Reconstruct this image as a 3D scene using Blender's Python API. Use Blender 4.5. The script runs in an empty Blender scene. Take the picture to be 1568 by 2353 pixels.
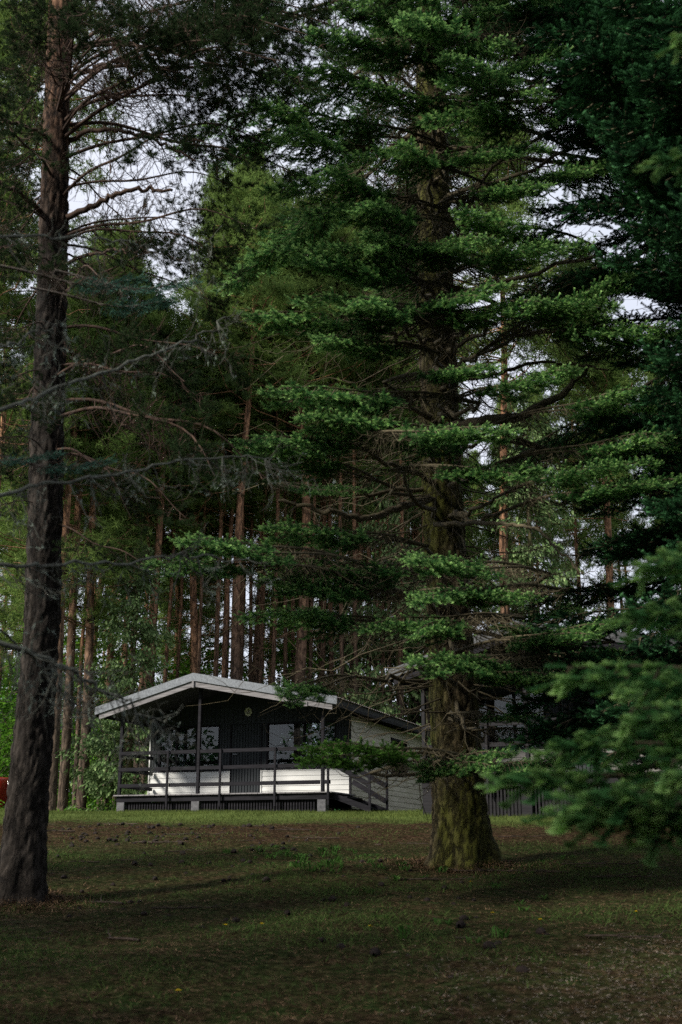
import bpy, bmesh, math, random
import numpy as np
from mathutils import Vector, Matrix, noise as mnoise

# ------------------------------------------------------------------ camera, sky, sun, exposure
scene = bpy.context.scene
col = scene.collection
F, TILT = 2743.0, math.atan(783/2743)           # focal length in 1568 x 2353 pixels, upward tilt
CT, ST = math.cos(TILT), math.sin(TILT)
cam = bpy.data.cameras.new('camera')
cam.sensor_fit = 'VERTICAL'; cam.sensor_height = 36; cam.lens = F/2353*36
cam.clip_start = 0.1; cam.clip_end = 1500
cam.dof.use_dof = True; cam.dof.focus_distance = 26; cam.dof.aperture_fstop = 2.6
camo = bpy.data.objects.new('camera', cam); col.objects.link(camo)
camo.rotation_euler = (math.pi/2+TILT, 0, 0)
scene.camera = camo
TO_SUN = Vector((-.72, -.46, .60)).normalized()
world = bpy.data.worlds.new('World'); scene.world = world; world.use_nodes = True
wn = world.node_tree; wn.nodes.clear()
sky = wn.nodes.new('ShaderNodeTexSky'); sky.sky_type = 'NISHITA'; sky.sun_disc = False
sky.sun_elevation = math.asin(TO_SUN.z); sky.sun_rotation = math.atan2(TO_SUN.x, TO_SUN.y)
wtc = wn.nodes.new('ShaderNodeTexCoord')
wno = wn.nodes.new('ShaderNodeTexNoise'); wno.inputs['Scale'].default_value = 3.2; wno.inputs['Detail'].default_value = 6
wrp = wn.nodes.new('ShaderNodeValToRGB'); wrp.color_ramp.elements[0].position = .35; wrp.color_ramp.elements[1].position = .6
wrp.color_ramp.elements[0].color = (.82, .82, .82, 1); wrp.color_ramp.elements[1].color = (1, 1, 1, 1)
wmx = wn.nodes.new('ShaderNodeMixRGB'); wmx.inputs[2].default_value = (6.3, 6.6, 7.5, 1)
wbg = wn.nodes.new('ShaderNodeBackground'); wbg.inputs['Strength'].default_value = .10
wou = wn.nodes.new('ShaderNodeOutputWorld')
wn.links.new(wtc.outputs['Generated'], wno.inputs['Vector']); wn.links.new(wno.outputs['Fac'], wrp.inputs[0])
wn.links.new(wrp.outputs[0], wmx.inputs[0]); wn.links.new(sky.outputs[0], wmx.inputs[1])
wn.links.new(wmx.outputs[0], wbg.inputs['Color']); wn.links.new(wbg.outputs[0], wou.inputs[0])
sl = bpy.data.lights.new('sun', 'SUN'); sl.energy = 4.7; sl.angle = math.radians(10); sl.color = (1, .93, .82)
so = bpy.data.objects.new('sun', sl); col.objects.link(so)
so.rotation_euler = TO_SUN.to_track_quat('Z', 'Y').to_euler()
scene.view_settings.view_transform = 'Standard'; scene.view_settings.look = 'None'
scene.view_settings.exposure = .52; scene.view_settings.gamma = 1
scene.render.engine = 'CYCLES'
cy = scene.cycles
cy.max_bounces = 5; cy.diffuse_bounces = 2; cy.glossy_bounces = 3; cy.transmission_bounces = 4; cy.transparent_max_bounces = 8
cy.use_denoising = False; cy.sample_clamp_indirect = 1.5; cy.sample_clamp_direct = 6; cy.caustics_reflective = False; cy.caustics_refractive = False

RNG = np.random.default_rng(7)
random.seed(7)

# ------------------------------------------------------------------ helpers
def P(px, py, Y):
    """world point seen at pixel (px, py) of the 1568-wide picture, Y metres ahead"""
    x = (px-784)/F; y = (1176-py)/F
    d = np.array([x, CT-y*ST, ST+y*CT])
    return d*(Y/d[1])

ORD = ['first', 'second', 'third', 'fourth', 'fifth', 'sixth', 'seventh', 'eighth', 'ninth', 'tenth', 'eleventh', 'twelfth', 'thirteenth', 'fourteenth', 'fifteenth']
def nth(key, c={}):
    c[key] = c.get(key, -1)+1; return ORD[c[key]]
def tag(o, label=None, cat=None, group=None, kind=None):
    if label: o['label'] = label
    if cat: o['category'] = cat
    if group: o['group'] = group
    if kind: o['kind'] = kind
    return o

def empty(name, loc, rz=0, label=None, cat=None, group=None):
    o = bpy.data.objects.new(name, None); o.empty_display_size = .3
    o.location = loc; o.rotation_euler = (0, 0, rz); col.objects.link(o)
    return tag(o, label, cat, group)

def nrm(v): return v/(np.linalg.norm(v, axis=-1, keepdims=True)+1e-12)

class Acc:
    """collects triangles; build() makes one mesh datablock"""
    def __init__(s): s.v = []; s.f = []; s.t = []; s.m = []; s.n = 0
    def add(s, v, f, tint=None, mat=0):
        v = np.asarray(v, float).reshape(-1, 3); f = np.asarray(f, int).reshape(-1, 3)
        s.v.append(v); s.f.append(f+s.n); s.n += len(v)
        s.t.append(np.zeros(len(v)) if tint is None else np.broadcast_to(tint, (len(v),)))
        s.m.append(np.full(len(f), mat))
    def tube(s, path, r, sides=6, tint=0., mat=0):
        path = np.asarray(path, float); r = np.broadcast_to(r, (len(path),))
        T = nrm(np.gradient(path, axis=0))
        ref = np.array([0, 0, 1.]) if abs(T[:, 2].mean()) < .8 else np.array([1., 0, 0])
        A = nrm(np.cross(T, ref)); B = np.cross(T, A)
        a = np.linspace(0, 2*np.pi, sides, endpoint=False)
        ring = (np.cos(a)[None, :, None]*A[:, None]+np.sin(a)[None, :, None]*B[:, None])*r[:, None, None]+path[:, None]
        K = len(path); i = np.arange(K-1)[:, None]*sides; j = np.arange(sides)[None]; j2 = (j+1) % sides
        a0, a1, b0, b1 = i+j, i+j2, i+sides+j, i+sides+j2
        f = np.concatenate([np.stack([a0, a1, b1], -1).reshape(-1, 3), np.stack([a0, b1, b0], -1).reshape(-1, 3)])
        s.add(ring.reshape(-1, 3), f, tint, mat)
    def scatter(s, tv, tf, pos, mat3, tint=None, mat=0):
        """copies of template (tv,tf); mat3 (k,3,3) columns are the scaled axes"""
        pos = np.asarray(pos); k, m = len(pos), len(tv)
        if not k: return
        v = np.einsum('kij,mj->kmi', mat3, tv)+pos[:, None]
        f = (np.arange(k)[:, None, None]*m+tf[None]).reshape(-1, 3)
        s.add(v.reshape(-1, 3), f, None if tint is None else np.asarray(tint).reshape(-1), mat)
    def mesh(s, name, mats, smooth=False):
        v = np.concatenate(s.v); f = np.concatenate(s.f); me = bpy.data.meshes.new(name)
        me.vertices.add(len(v)); me.vertices.foreach_set('co', v.astype(np.float32).ravel())
        me.loops.add(len(f)*3); me.loops.foreach_set('vertex_index', f.astype(np.int32).ravel())
        me.polygons.add(len(f)); me.polygons.foreach_set('loop_start', np.arange(0, len(f)*3, 3, dtype=np.int32))
        me.polygons.foreach_set('loop_total', np.full(len(f), 3, np.int32))
        for m in (mats if isinstance(mats, (list, tuple)) else [mats]): me.materials.append(m)
        me.polygons.foreach_set('material_index', np.concatenate(s.m).astype(np.int32))
        if smooth: me.polygons.foreach_set('use_smooth', np.ones(len(f), bool))
        at = me.attributes.new('tint', 'FLOAT', 'POINT'); at.data.foreach_set('value', np.concatenate(s.t).astype(np.float32))
        me.update(calc_edges=True)
        return me

def link(name, me, parent=None):
    o = bpy.data.objects.new(name, me); col.objects.link(o); o.parent = parent
    return o

def axes(d, up=(0, 0, 1.)):
    """(k,3,3) matrices with columns [d, side, normal]"""
    d = nrm(np.atleast_2d(d)); up = np.broadcast_to(up, d.shape)
    y = nrm(np.cross(up, d)+1e-9); z = np.cross(d, y)
    return np.stack([d, y, z], -1)

# boxes and prisms through bmesh
class BM:
    def __init__(s): s.b = bmesh.new()
    def box(s, x0, x1, y0, y1, z0, z1, bevel=0):
        m = Matrix.Translation(((x0+x1)/2, (y0+y1)/2, (z0+z1)/2)) @ Matrix.Diagonal((x1-x0, y1-y0, z1-z0, 1))
        g = bmesh.ops.create_cube(s.b, size=1, matrix=m)
        if bevel:
            es = list({e for v in g['verts'] for e in v.link_edges})
            bmesh.ops.bevel(s.b, geom=es, offset=bevel, segments=1, affect='EDGES', profile=.5)
        return s
    def beam(s, p, q, w, h):
        """board from p to q, w thick across, h high"""
        p, q = Vector(p), Vector(q); d = (q-p); L = d.length; d.normalize()
        up = Vector((0, 0, 1)) if abs(d.z) < .95 else Vector((0, 1, 0))
        y = up.cross(d).normalized(); z = d.cross(y)
        M = Matrix((d, y, z)).transposed().to_4x4(); M.translation = (p+q)/2
        bmesh.ops.create_cube(s.b, size=1, matrix=M @ Matrix.Diagonal((L, w, h, 1)))
        return s
    def prism(s, pts, a, b):
        """outline pts given as 3-D points extruded by vector"""
        vs = [s.b.verts.new(p) for p in pts]; ex = Vector(a)
        us = [s.b.verts.new(Vector(p)+ex) for p in pts]
        s.b.faces.new(vs); s.b.faces.new(us[::-1]); n = len(vs)
        for i in range(n): s.b.faces.new((vs[i], us[i], us[(i+1) % n], vs[(i+1) % n]))
        bmesh.ops.recalc_face_normals(s.b, faces=s.b.faces[:])
        return s
    def cyl(s, c, r, d, axis='Z', seg=24):
        R = {'Z': Matrix(), 'X': Matrix.Rotation(math.pi/2, 4, 'Y'), 'Y': Matrix.Rotation(math.pi/2, 4, 'X')}[axis]
        bmesh.ops.create_cone(s.b, cap_ends=True, segments=seg, radius1=r, radius2=r, depth=d, matrix=Matrix.Translation(c) @ R)
        return s
    def build(s, name, mat, parent=None, smooth=False):
        me = bpy.data.meshes.new(name); s.b.to_mesh(me); s.b.free(); me.materials.append(mat)
        if smooth: me.polygons.foreach_set('use_smooth', [True]*len(me.polygons))
        return link(name, me, parent)

# ------------------------------------------------------------------ materials
def new_mat(name):
    m = bpy.data.materials.new(name); m.use_nodes = True
    nt = m.node_tree; return m, nt, nt.nodes['Principled BSDF']
def N(nt, t, **k):
    n = nt.nodes.new(t)
    for a, b in k.items():
        if a in n.inputs: n.inputs[a].default_value = b
        else: setattr(n, a, b)
    return n
def ramp(nt, src, stops):
    r = nt.nodes.new('ShaderNodeValToRGB'); e = r.color_ramp.elements
    while len(e) < len(stops): e.new(.5)
    for el, (p, c) in zip(e, stops): el.position = p; el.color = (*c, 1) if len(c) == 3 else c
    nt.links.new(src, r.inputs[0]); return r.outputs[0]
def coords(nt, scale=(1, 1, 1), kind='Object'):
    tc = nt.nodes.new('ShaderNodeTexCoord'); mp = nt.nodes.new('ShaderNodeMapping')
    mp.inputs['Scale'].default_value = scale; nt.links.new(tc.outputs[kind], mp.inputs[0]); return mp.outputs[0]
def mixc(nt, fac, a, b):
    m = nt.nodes.new('ShaderNodeMixRGB')
    for i, x in ((0, fac), (1, a), (2, b)):
        if hasattr(x, 'is_linked'): nt.links.new(x, m.inputs[i])
        elif isinstance(x, tuple): m.inputs[i].default_value = (*x, 1)
        else: m.inputs[i].default_value = x
    return m.outputs[0]
def bump(nt, bs, h, strength=.5, dist=.02):
    b = nt.nodes.new('ShaderNodeBump'); b.inputs['Strength'].default_value = strength; b.inputs['Distance'].default_value = dist
    nt.links.new(h, b.inputs['Height']); nt.links.new(b.outputs[0], bs.inputs['Normal'])

def leaf_mat(name, old, young, rough=.6, trans=.25, var=.35, nscale=1.5):
    m, nt, bs = new_mat(name)
    at = N(nt, 'ShaderNodeAttribute', attribute_name='tint')
    no = N(nt, 'ShaderNodeTexNoise', Scale=nscale, Detail=3.); nt.links.new(coords(nt), no.inputs['Vector'])
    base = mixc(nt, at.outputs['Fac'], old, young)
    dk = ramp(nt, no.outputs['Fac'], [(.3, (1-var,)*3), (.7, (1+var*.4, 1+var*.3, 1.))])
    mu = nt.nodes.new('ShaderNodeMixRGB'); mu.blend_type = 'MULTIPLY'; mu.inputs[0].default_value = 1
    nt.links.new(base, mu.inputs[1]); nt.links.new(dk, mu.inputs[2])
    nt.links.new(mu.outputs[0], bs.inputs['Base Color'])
    bs.inputs['Roughness'].default_value = .8; bs.inputs['Specular IOR Level'].default_value = .06
    if trans:
        tr = nt.nodes.new('ShaderNodeBsdfTranslucent'); nt.links.new(mu.outputs[0], tr.inputs['Color'])
        mx = nt.nodes.new('ShaderNodeMixShader'); mx.inputs[0].default_value = trans
        nt.links.new(bs.outputs[0], mx.inputs[1]); nt.links.new(tr.outputs[0], mx.inputs[2])
        nt.links.new(mx.outputs[0], nt.nodes['Material Output'].inputs['Surface'])
    return m

def bark_mat(name, low, high, crev, z0, z1, moss=None, sc=9.):
    m, nt, bs = new_mat(name)
    tc = nt.nodes.new('ShaderNodeTexCoord'); sp = nt.nodes.new('ShaderNodeSeparateXYZ'); nt.links.new(tc.outputs['Object'], sp.inputs[0])
    mr = nt.nodes.new('ShaderNodeMapRange'); mr.inputs[1].default_value = z0; mr.inputs[2].default_value = z1
    nt.links.new(sp.outputs['Z'], mr.inputs[0])
    c = coords(nt, (1, 1, .28))
    n1 = N(nt, 'ShaderNodeTexNoise', Scale=sc*3, Detail=6., Roughness=.65); nt.links.new(c, n1.inputs['Vector'])
    n2 = N(nt, 'ShaderNodeTexNoise', Scale=1.7, Detail=4.); nt.links.new(c, n2.inputs['Vector'])
    vo = N(nt, 'ShaderNodeTexVoronoi', Scale=sc); vo.feature = 'DISTANCE_TO_EDGE'
    wp = nt.nodes.new('ShaderNodeMixRGB'); wp.inputs[0].default_value = .12; nt.links.new(c, wp.inputs[1]); nt.links.new(n1.outputs['Color'], wp.inputs[2])
    nt.links.new(wp.outputs[0], vo.inputs['Vector'])
    base = mixc(nt, mr.outputs[0], low, high)
    var = ramp(nt, n1.outputs['Fac'], [(.34, (.25, .25, .25)), (.66, (1.7, 1.62, 1.55))])
    mu = nt.nodes.new('ShaderNodeMixRGB'); mu.blend_type = 'MULTIPLY'; mu.inputs[0].default_value = 1
    nt.links.new(base, mu.inputs[1]); nt.links.new(var, mu.inputs[2])
    out = mu.outputs[0]
    if moss:
        mf = ramp(nt, n2.outputs['Fac'], [(.36, (0, 0, 0)), (.56, (.9, .9, .9))])
        out = mixc(nt, mf, out, moss)
    at = N(nt, 'ShaderNodeAttribute', attribute_name='tint')
    out = mixc(nt, at.outputs['Fac'], out, crev)
    cf = ramp(nt, vo.outputs['Distance'], [(.0, (.75, .75, .75)), (.07, (0, 0, 0))])
    out = mixc(nt, cf, out, crev)
    nt.links.new(out, bs.inputs['Base Color']); bs.inputs['Roughness'].default_value = .9; bs.inputs['Specular IOR Level'].default_value = .15
    hm = nt.nodes.new('ShaderNodeMath'); hm.operation = 'MULTIPLY_ADD'; nt.links.new(n1.outputs['Fac'], hm.inputs[0]); hm.inputs[1].default_value = .6
    rr = ramp(nt, vo.outputs['Distance'], [(0, (0, 0, 0)), (.12, (1, 1, 1))]); nt.links.new(rr, hm.inputs[2])
    bump(nt, bs, hm.outputs[0], .9, .02)
    return m

def plain(name, c1, c2, rough=.7, nscale=(6, 6, 6), spec=.3, metal=0, bmp=.15, det=5.):
    m, nt, bs = new_mat(name)
    no = N(nt, 'ShaderNodeTexNoise', Scale=1., Detail=det, Roughness=.65); nt.links.new(coords(nt, nscale), no.inputs['Vector'])
    nt.links.new(ramp(nt, no.outputs['Fac'], [(.32, c1), (.68, c2)]), bs.inputs['Base Color'])
    bs.inputs['Roughness'].default_value = rough; bs.inputs['Specular IOR Level'].default_value = spec; bs.inputs['Metallic'].default_value = metal
    if bmp: bump(nt, bs, no.outputs['Fac'], bmp, .01)
    return m

M = {}
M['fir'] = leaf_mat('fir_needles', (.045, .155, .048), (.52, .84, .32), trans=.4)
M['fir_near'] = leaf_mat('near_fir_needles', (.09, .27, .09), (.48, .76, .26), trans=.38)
M['fir_shaded'] = leaf_mat('shade_dark_fir_needles', (.012, .045, .020), (.09, .26, .11), trans=.15)  # needle colour darkened to stand for shade, upper right and far off
M['fir_sunlit'] = leaf_mat('sunlit_tint_needles', (.04, .11, .02), (.16, .34, .07), trans=.35)  # yellow-green sunlight on one low bough, put into its needle colour
M['blue'] = leaf_mat('blue_spruce_needles', (.05, .13, .105), (.13, .28, .23), trans=.15)
M['pine'] = leaf_mat('pine_needles', (.024, .048, .020), (.06, .10, .035), trans=.15)
M['pine_bg'] = leaf_mat('far_pine_needles', (.085, .15, .042), (.25, .36, .10), trans=.45, nscale=.5)
M['spruce_pale'] = leaf_mat('pale_spruce_needles', (.06, .12, .04), (.34, .46, .22), trans=.2)
M['leaf'] = leaf_mat('broad_leaves', (.05, .15, .018), (.16, .36, .04), trans=.45, nscale=.7)
M['grass'] = leaf_mat('grass_blades', (.045, .075, .018), (.16, .20, .06), trans=.3, nscale=.8)
M['floor_grass'] = leaf_mat('floor_grass_blades', (.022, .055, .012), (.15, .24, .07), trans=.3, nscale=.8)
M['chips'] = leaf_mat('pale_chips', (.22, .17, .14), (.58, .50, .44), trans=0, nscale=2.)
M['weed'] = leaf_mat('weed_leaves', (.035, .095, .02), (.09, .20, .045), trans=.35)
M['litter'] = leaf_mat('needle_litter', (.04, .024, .014), (.34, .22, .14), trans=0, nscale=2.)
M['bark_pine'] = bark_mat('pine_bark', (.034, .030, .027), (.16, .092, .058), (.011, .009, .008), 6.2, 9.5)
M['bark_fir'] = bark_mat('fir_bark', (.085, .068, .042), (.16, .13, .095), (.018, .015, .008), 2, 7, moss=(.085, .092, .016), sc=11)
M['bark_bg'] = bark_mat('far_pine_bark', (.085, .066, .052), (.27, .15, .09), (.025, .02, .016), 3.5, 9, sc=5)
M['bark_grey'] = bark_mat('grey_bark', (.16, .13, .09), (.18, .14, .10), (.04, .03, .02), 2, 8, moss=(.10, .11, .04), sc=8)
M['limb_pine'] = plain('pine_limb_bark', (.030, .022, .019), (.10, .060, .042), .9, (14, 14, 14))
M['limb_fir'] = plain('fir_limb_bark', (.045, .037, .024), (.13, .11, .065), .9, (14, 14, 14))
M['lichen'] = plain('lichen_bark', (.05, .046, .04), (.14, .155, .13), .95, (30, 30, 30))
M['dead'] = plain('dead_wood', (.05, .035, .028), (.15, .13, .11), .9, (20, 20, 20))

# ------------------------------------------------------------------ ground
TY = np.array([-60, -20, 0, 6, 8, 11, 13, 16, 18, 22, 26, 30, 60, 500.])
TZ = np.array([-2.4, -1.9, -1.5, -.88, -.64, -.38, -.13, .13, .33, .64, .83, .9, .9, .9])
def H(x, y):
    x = np.asarray(x, float); y = np.asarray(y, float)
    near = np.clip((34-np.abs(y-8))/10, 0, 1)
    return np.interp(y, TY, TZ)+near*(.018*np.sin(x*1.3+y*.7)+.014*np.sin(x*2.9-y*1.9+1)+.03*np.sin(x*.35+2)*np.sin(y*.4)+.009*np.sin(x*6.1+3*np.sin(y*2.3))*np.sin(y*5.3+2*np.sin(x*1.9))+.006*np.sin(x*11+y*4+3*np.sin(y*3))*np.sin(y*13-x*5))

def lerp_grid(segs):
    out = []
    for a, b, n in segs: out += list(np.linspace(a, b, n, endpoint=False))
    return np.array(out+[segs[-1][1]])
gx = lerp_grid([(-300, -40, 14), (-40, -14, 26), (-14, 14, 260), (14, 40, 26), (40, 300, 14)])
gy = lerp_grid([(-60, -4, 20), (-4, 4, 20), (4, 32, 300), (32, 60, 20), (60, 450, 20)])
GX, GY = np.meshgrid(gx, gy); GZ = H(GX, GY)
a = Acc(); nx = len(gx); ii = (np.arange(len(gy)-1)[:, None]*nx+np.arange(nx-1)[None]).ravel()
a.add(np.stack([GX, GY, GZ], -1).reshape(-1, 3), np.concatenate([np.stack([ii, ii+1, ii+nx+1], -1), np.stack([ii, ii+nx+1, ii+nx], -1)]))
def ground_mat():
    m, nt, bs = new_mat('forest_floor')
    tc = nt.nodes.new('ShaderNodeTexCoord'); sp = nt.nodes.new('ShaderNodeSeparateXYZ'); nt.links.new(tc.outputs['Object'], sp.inputs[0])
    c = coords(nt)
    big = N(nt, 'ShaderNodeTexNoise', Scale=.55, Detail=5., Roughness=.6); nt.links.new(c, big.inputs['Vector'])
    fine = N(nt, 'ShaderNodeTexNoise', Scale=17., Detail=10., Roughness=.75); nt.links.new(c, fine.inputs['Vector'])
    mid = N(nt, 'ShaderNodeTexNoise', Scale=4., Detail=6., Roughness=.7); nt.links.new(c, mid.inputs['Vector'])
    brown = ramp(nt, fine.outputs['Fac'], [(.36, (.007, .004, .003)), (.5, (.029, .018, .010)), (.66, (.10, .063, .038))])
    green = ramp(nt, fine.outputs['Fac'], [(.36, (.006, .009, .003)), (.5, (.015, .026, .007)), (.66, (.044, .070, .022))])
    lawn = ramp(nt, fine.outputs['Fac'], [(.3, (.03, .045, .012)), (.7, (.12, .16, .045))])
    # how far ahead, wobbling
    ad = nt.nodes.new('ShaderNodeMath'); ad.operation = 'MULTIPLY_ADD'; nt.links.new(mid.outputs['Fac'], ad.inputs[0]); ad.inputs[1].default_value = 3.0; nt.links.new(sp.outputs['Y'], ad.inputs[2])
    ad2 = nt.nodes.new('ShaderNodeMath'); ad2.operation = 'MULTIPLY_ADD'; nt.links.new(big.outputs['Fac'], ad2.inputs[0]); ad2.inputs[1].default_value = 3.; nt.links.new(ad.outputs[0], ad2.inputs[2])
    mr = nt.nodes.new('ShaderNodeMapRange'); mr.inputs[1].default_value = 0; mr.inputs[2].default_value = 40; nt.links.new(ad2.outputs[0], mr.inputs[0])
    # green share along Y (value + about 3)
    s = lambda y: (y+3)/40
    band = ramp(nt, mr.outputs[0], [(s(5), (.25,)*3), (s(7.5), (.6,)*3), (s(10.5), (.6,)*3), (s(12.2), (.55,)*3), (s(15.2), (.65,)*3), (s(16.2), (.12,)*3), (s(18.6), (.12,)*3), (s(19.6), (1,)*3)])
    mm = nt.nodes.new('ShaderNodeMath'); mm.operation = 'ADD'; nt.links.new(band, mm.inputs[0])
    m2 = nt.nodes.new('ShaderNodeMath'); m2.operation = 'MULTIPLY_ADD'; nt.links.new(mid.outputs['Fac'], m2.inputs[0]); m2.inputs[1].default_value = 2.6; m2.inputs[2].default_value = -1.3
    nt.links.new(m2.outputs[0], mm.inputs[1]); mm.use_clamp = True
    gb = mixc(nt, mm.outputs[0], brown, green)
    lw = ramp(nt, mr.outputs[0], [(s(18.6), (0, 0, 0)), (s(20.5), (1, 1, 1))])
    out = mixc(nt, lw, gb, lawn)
    nt.links.new(out, bs.inputs['Base Color']); bs.inputs['Roughness'].default_value = 1; bs.inputs['Specular IOR Level'].default_value = .02
    bump(nt, bs, fine.outputs['Fac'], .5, .02)
    return m
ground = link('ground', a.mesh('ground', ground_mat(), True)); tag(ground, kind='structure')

# ------------------------------------------------------------------ foliage templates
def needle_twig(n=20, ln=.026, w=.0085, fan=6):
    """unit twig along x (length 1 = .2 m before scaling handled outside); comb of needles"""
    V, Fc, T = [], [], []
    def tri(p, q, half, t):
        d = nrm(np.array(q)-np.array(p)); s_ = nrm(np.cross(d, [0, 0, 1.])+1e-6)*half
        k = len(V); V.extend([np.array(p)-s_, np.array(p)+s_, np.array(q)]); Fc.append((k, k+1, k+2)); T.extend([t, t, t])
    L = .2
    for i in range(n):
        x = L*(.04+.93*i/n)
        for sd in (-1, 1):
            tri((x, 0, 0), (x+.5*ln, sd*ln*.9, random.uniform(-.1, .45)*ln), w/2, x/L)
        tri((x, 0, 0), (x+.8*ln, random.uniform(-.3, .3)*ln, .8*ln), w/2, x/L)
    for j in range(fan):
        an = (j-(fan-1)/2)*.36
        tri((L*.9, 0, 0), (L*.92+1.25*ln*math.cos(an), 1.25*ln*math.sin(an), .35*ln), w*.95, 1.)
    # twig stem
    k = len(V); V.extend([(0, -.002, 0), (0, .002, 0), (L, 0, 0)]); Fc.append((k, k+1, k+2)); T.extend([0, 0, 0])
    return np.array(V, float), np.array(Fc), np.array(T)

def quad_path(p, d, l, sag, lift, k=5, wob=.03):
    t = np.linspace(0, 1, k)[:, None]; d = np.asarray(d, float)
    pts = np.asarray(p)+d*l*t
    pts[:, 2] += (-sag*l*(t*(1-t)*2+.35*t)+lift*l*t**3)[:, 0]
    pts[1:] += RNG.normal(0, wob*l, (k-1, 3))*t[1:]
    return pts

TWIG = needle_twig(20, .022, .0068, 8)
TWIG_BIG = needle_twig(16, .03, .007, 5)

def fir_bough(L=3., bare=.3, dens=1., tw=TWIG, young_t=.62, droop=.3, wide=.48, twl=.66):
    """wood mesh arrays + needle arrays of a flat, drooping conifer bough along +x"""
    wood, ndl = Acc(), Acc()
    K = 14; t = np.linspace(0, 1, K)
    main = np.stack([L*t, .06*L*np.sin(t*4+RNG.uniform(0, 6))*t, (.035*L if L > 2.5 else -.06*L)*np.sin(np.pi*t)+.02*L*np.sin(t*9)*t], -1)
    wood.tube(main, .021*(L/3)*(1-t)**.8+.0035, 6)
    at = lambda s: np.array([np.interp(s, t, main[:, i]) for i in range(3)])
    pos, dr, ln_, yg = [], [], [], []
    s = .1; side = 1
    while s < 1:
        side = -side; p = at(s)
        ang = math.radians(RNG.uniform(36, 60))*side*(1-.35*s)
        if s < bare: ang = math.radians(RNG.uniform(15, 95))*side
        l = (.17+wide*(1-s)**.75*min(1, (s+.25)/.6))*RNG.uniform(.5, 1.15)*L/3
        d = nrm(np.array([math.cos(ang), math.sin(ang), -droop*RNG.uniform(.3, 1.2)]))
        pth = quad_path(p, d, l, .18, .22, 6)
        wood.tube(pth, np.linspace(.007, .002, 6)*L/3+.001, 3)
        dead = s < bare
        if dead: l *= RNG.uniform(.3, 1.4); d = nrm(d+RNG.normal(0, .35, 3))
        if dead and RNG.random() < .45: s += .02; continue
        if dead:
            for _ in range(5):
                q = pth[RNG.integers(1, 6)]; dd = nrm(d+RNG.normal(0, .6, 3)+[0, 0, -.3])
                wood.tube(quad_path(q, dd, RNG.uniform(.1, .35), .2, 0, 3, .08), np.array([.003, .002, .001]), 3)
        else:
            seg = np.linspace(0, 1, 6); u = RNG.uniform(.12, .2)
            while u < 1.0:
                q = np.array([np.interp(u, seg, pth[:, i]) for i in range(3)])
                dloc = nrm(pth[min(5, int(u*5)+1)]-pth[int(u*5)])
                sidev = nrm(np.cross([0, 0, 1.], dloc))
                for sd in (-1, 1):
                    if RNG.random() > .93: continue
                    an = math.radians(RNG.uniform(35, 60))
                    dd = nrm(dloc*math.cos(an)+sidev*sd*math.sin(an)+np.array([0, 0, RNG.uniform(-.35, .18)]))
                    pos.append(q); dr.append(dd); ln_.append(twl*(.09+.15*(1-u))*RNG.uniform(.7, 1.3)/.2)
                u += .075/(l*dens)*RNG.uniform(.8, 1.2)
            pos.append(pth[-1]); dr.append(nrm(pth[-1]-pth[-2])); ln_.append(.75*twl)
            pos.append(pth[3]); dr.append(nrm(pth[4]-pth[3])); ln_.append(twl)
        s += .026/(dens**.5)*RNG.uniform(.8, 1.2)
    for u in np.linspace(bare+.05, 1, 30):
        pos.append(at(u)); dr.append(nrm(np.array([1, RNG.normal(0, .5), RNG.normal(0, .3)]))); ln_.append(twl*RNG.uniform(.5, 1))
    pos, dr, ln_ = np.array(pos), np.array(dr), np.array(ln_)
    up = nrm(np.array([0, 0, 1.])+RNG.normal(0, .35, dr.shape))
    A = axes(dr, up); A[:, :, 0] *= ln_[:, None]
    keep = RNG.uniform(0, 1.3, len(pos))[:, None]
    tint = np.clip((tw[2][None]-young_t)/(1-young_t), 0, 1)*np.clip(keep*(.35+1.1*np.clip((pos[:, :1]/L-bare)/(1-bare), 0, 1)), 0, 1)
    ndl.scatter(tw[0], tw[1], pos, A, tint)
    return wood, ndl

def tuft(n=30, l=.062, w=.0045):
    d = nrm(RNG.normal(0, 1, (n, 3))+np.array([1.3, 0, 0])); b = d*.0
    st = np.linspace(0, .05, n)[:, None]*np.array([[1., 0, 0]])
    s_ = nrm(np.cross(d, RNG.normal(0, 1, (n, 3))))*w/2
    tip = st+d*l*RNG.uniform(.7, 1.1, (n, 1))
    V = np.stack([st-s_, st+s_, tip], 1).reshape(-1, 3)
    return V, np.arange(3*n).reshape(-1, 3), np.tile([0, 0, 1.], n)*.6
TUFT = tuft()

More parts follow.
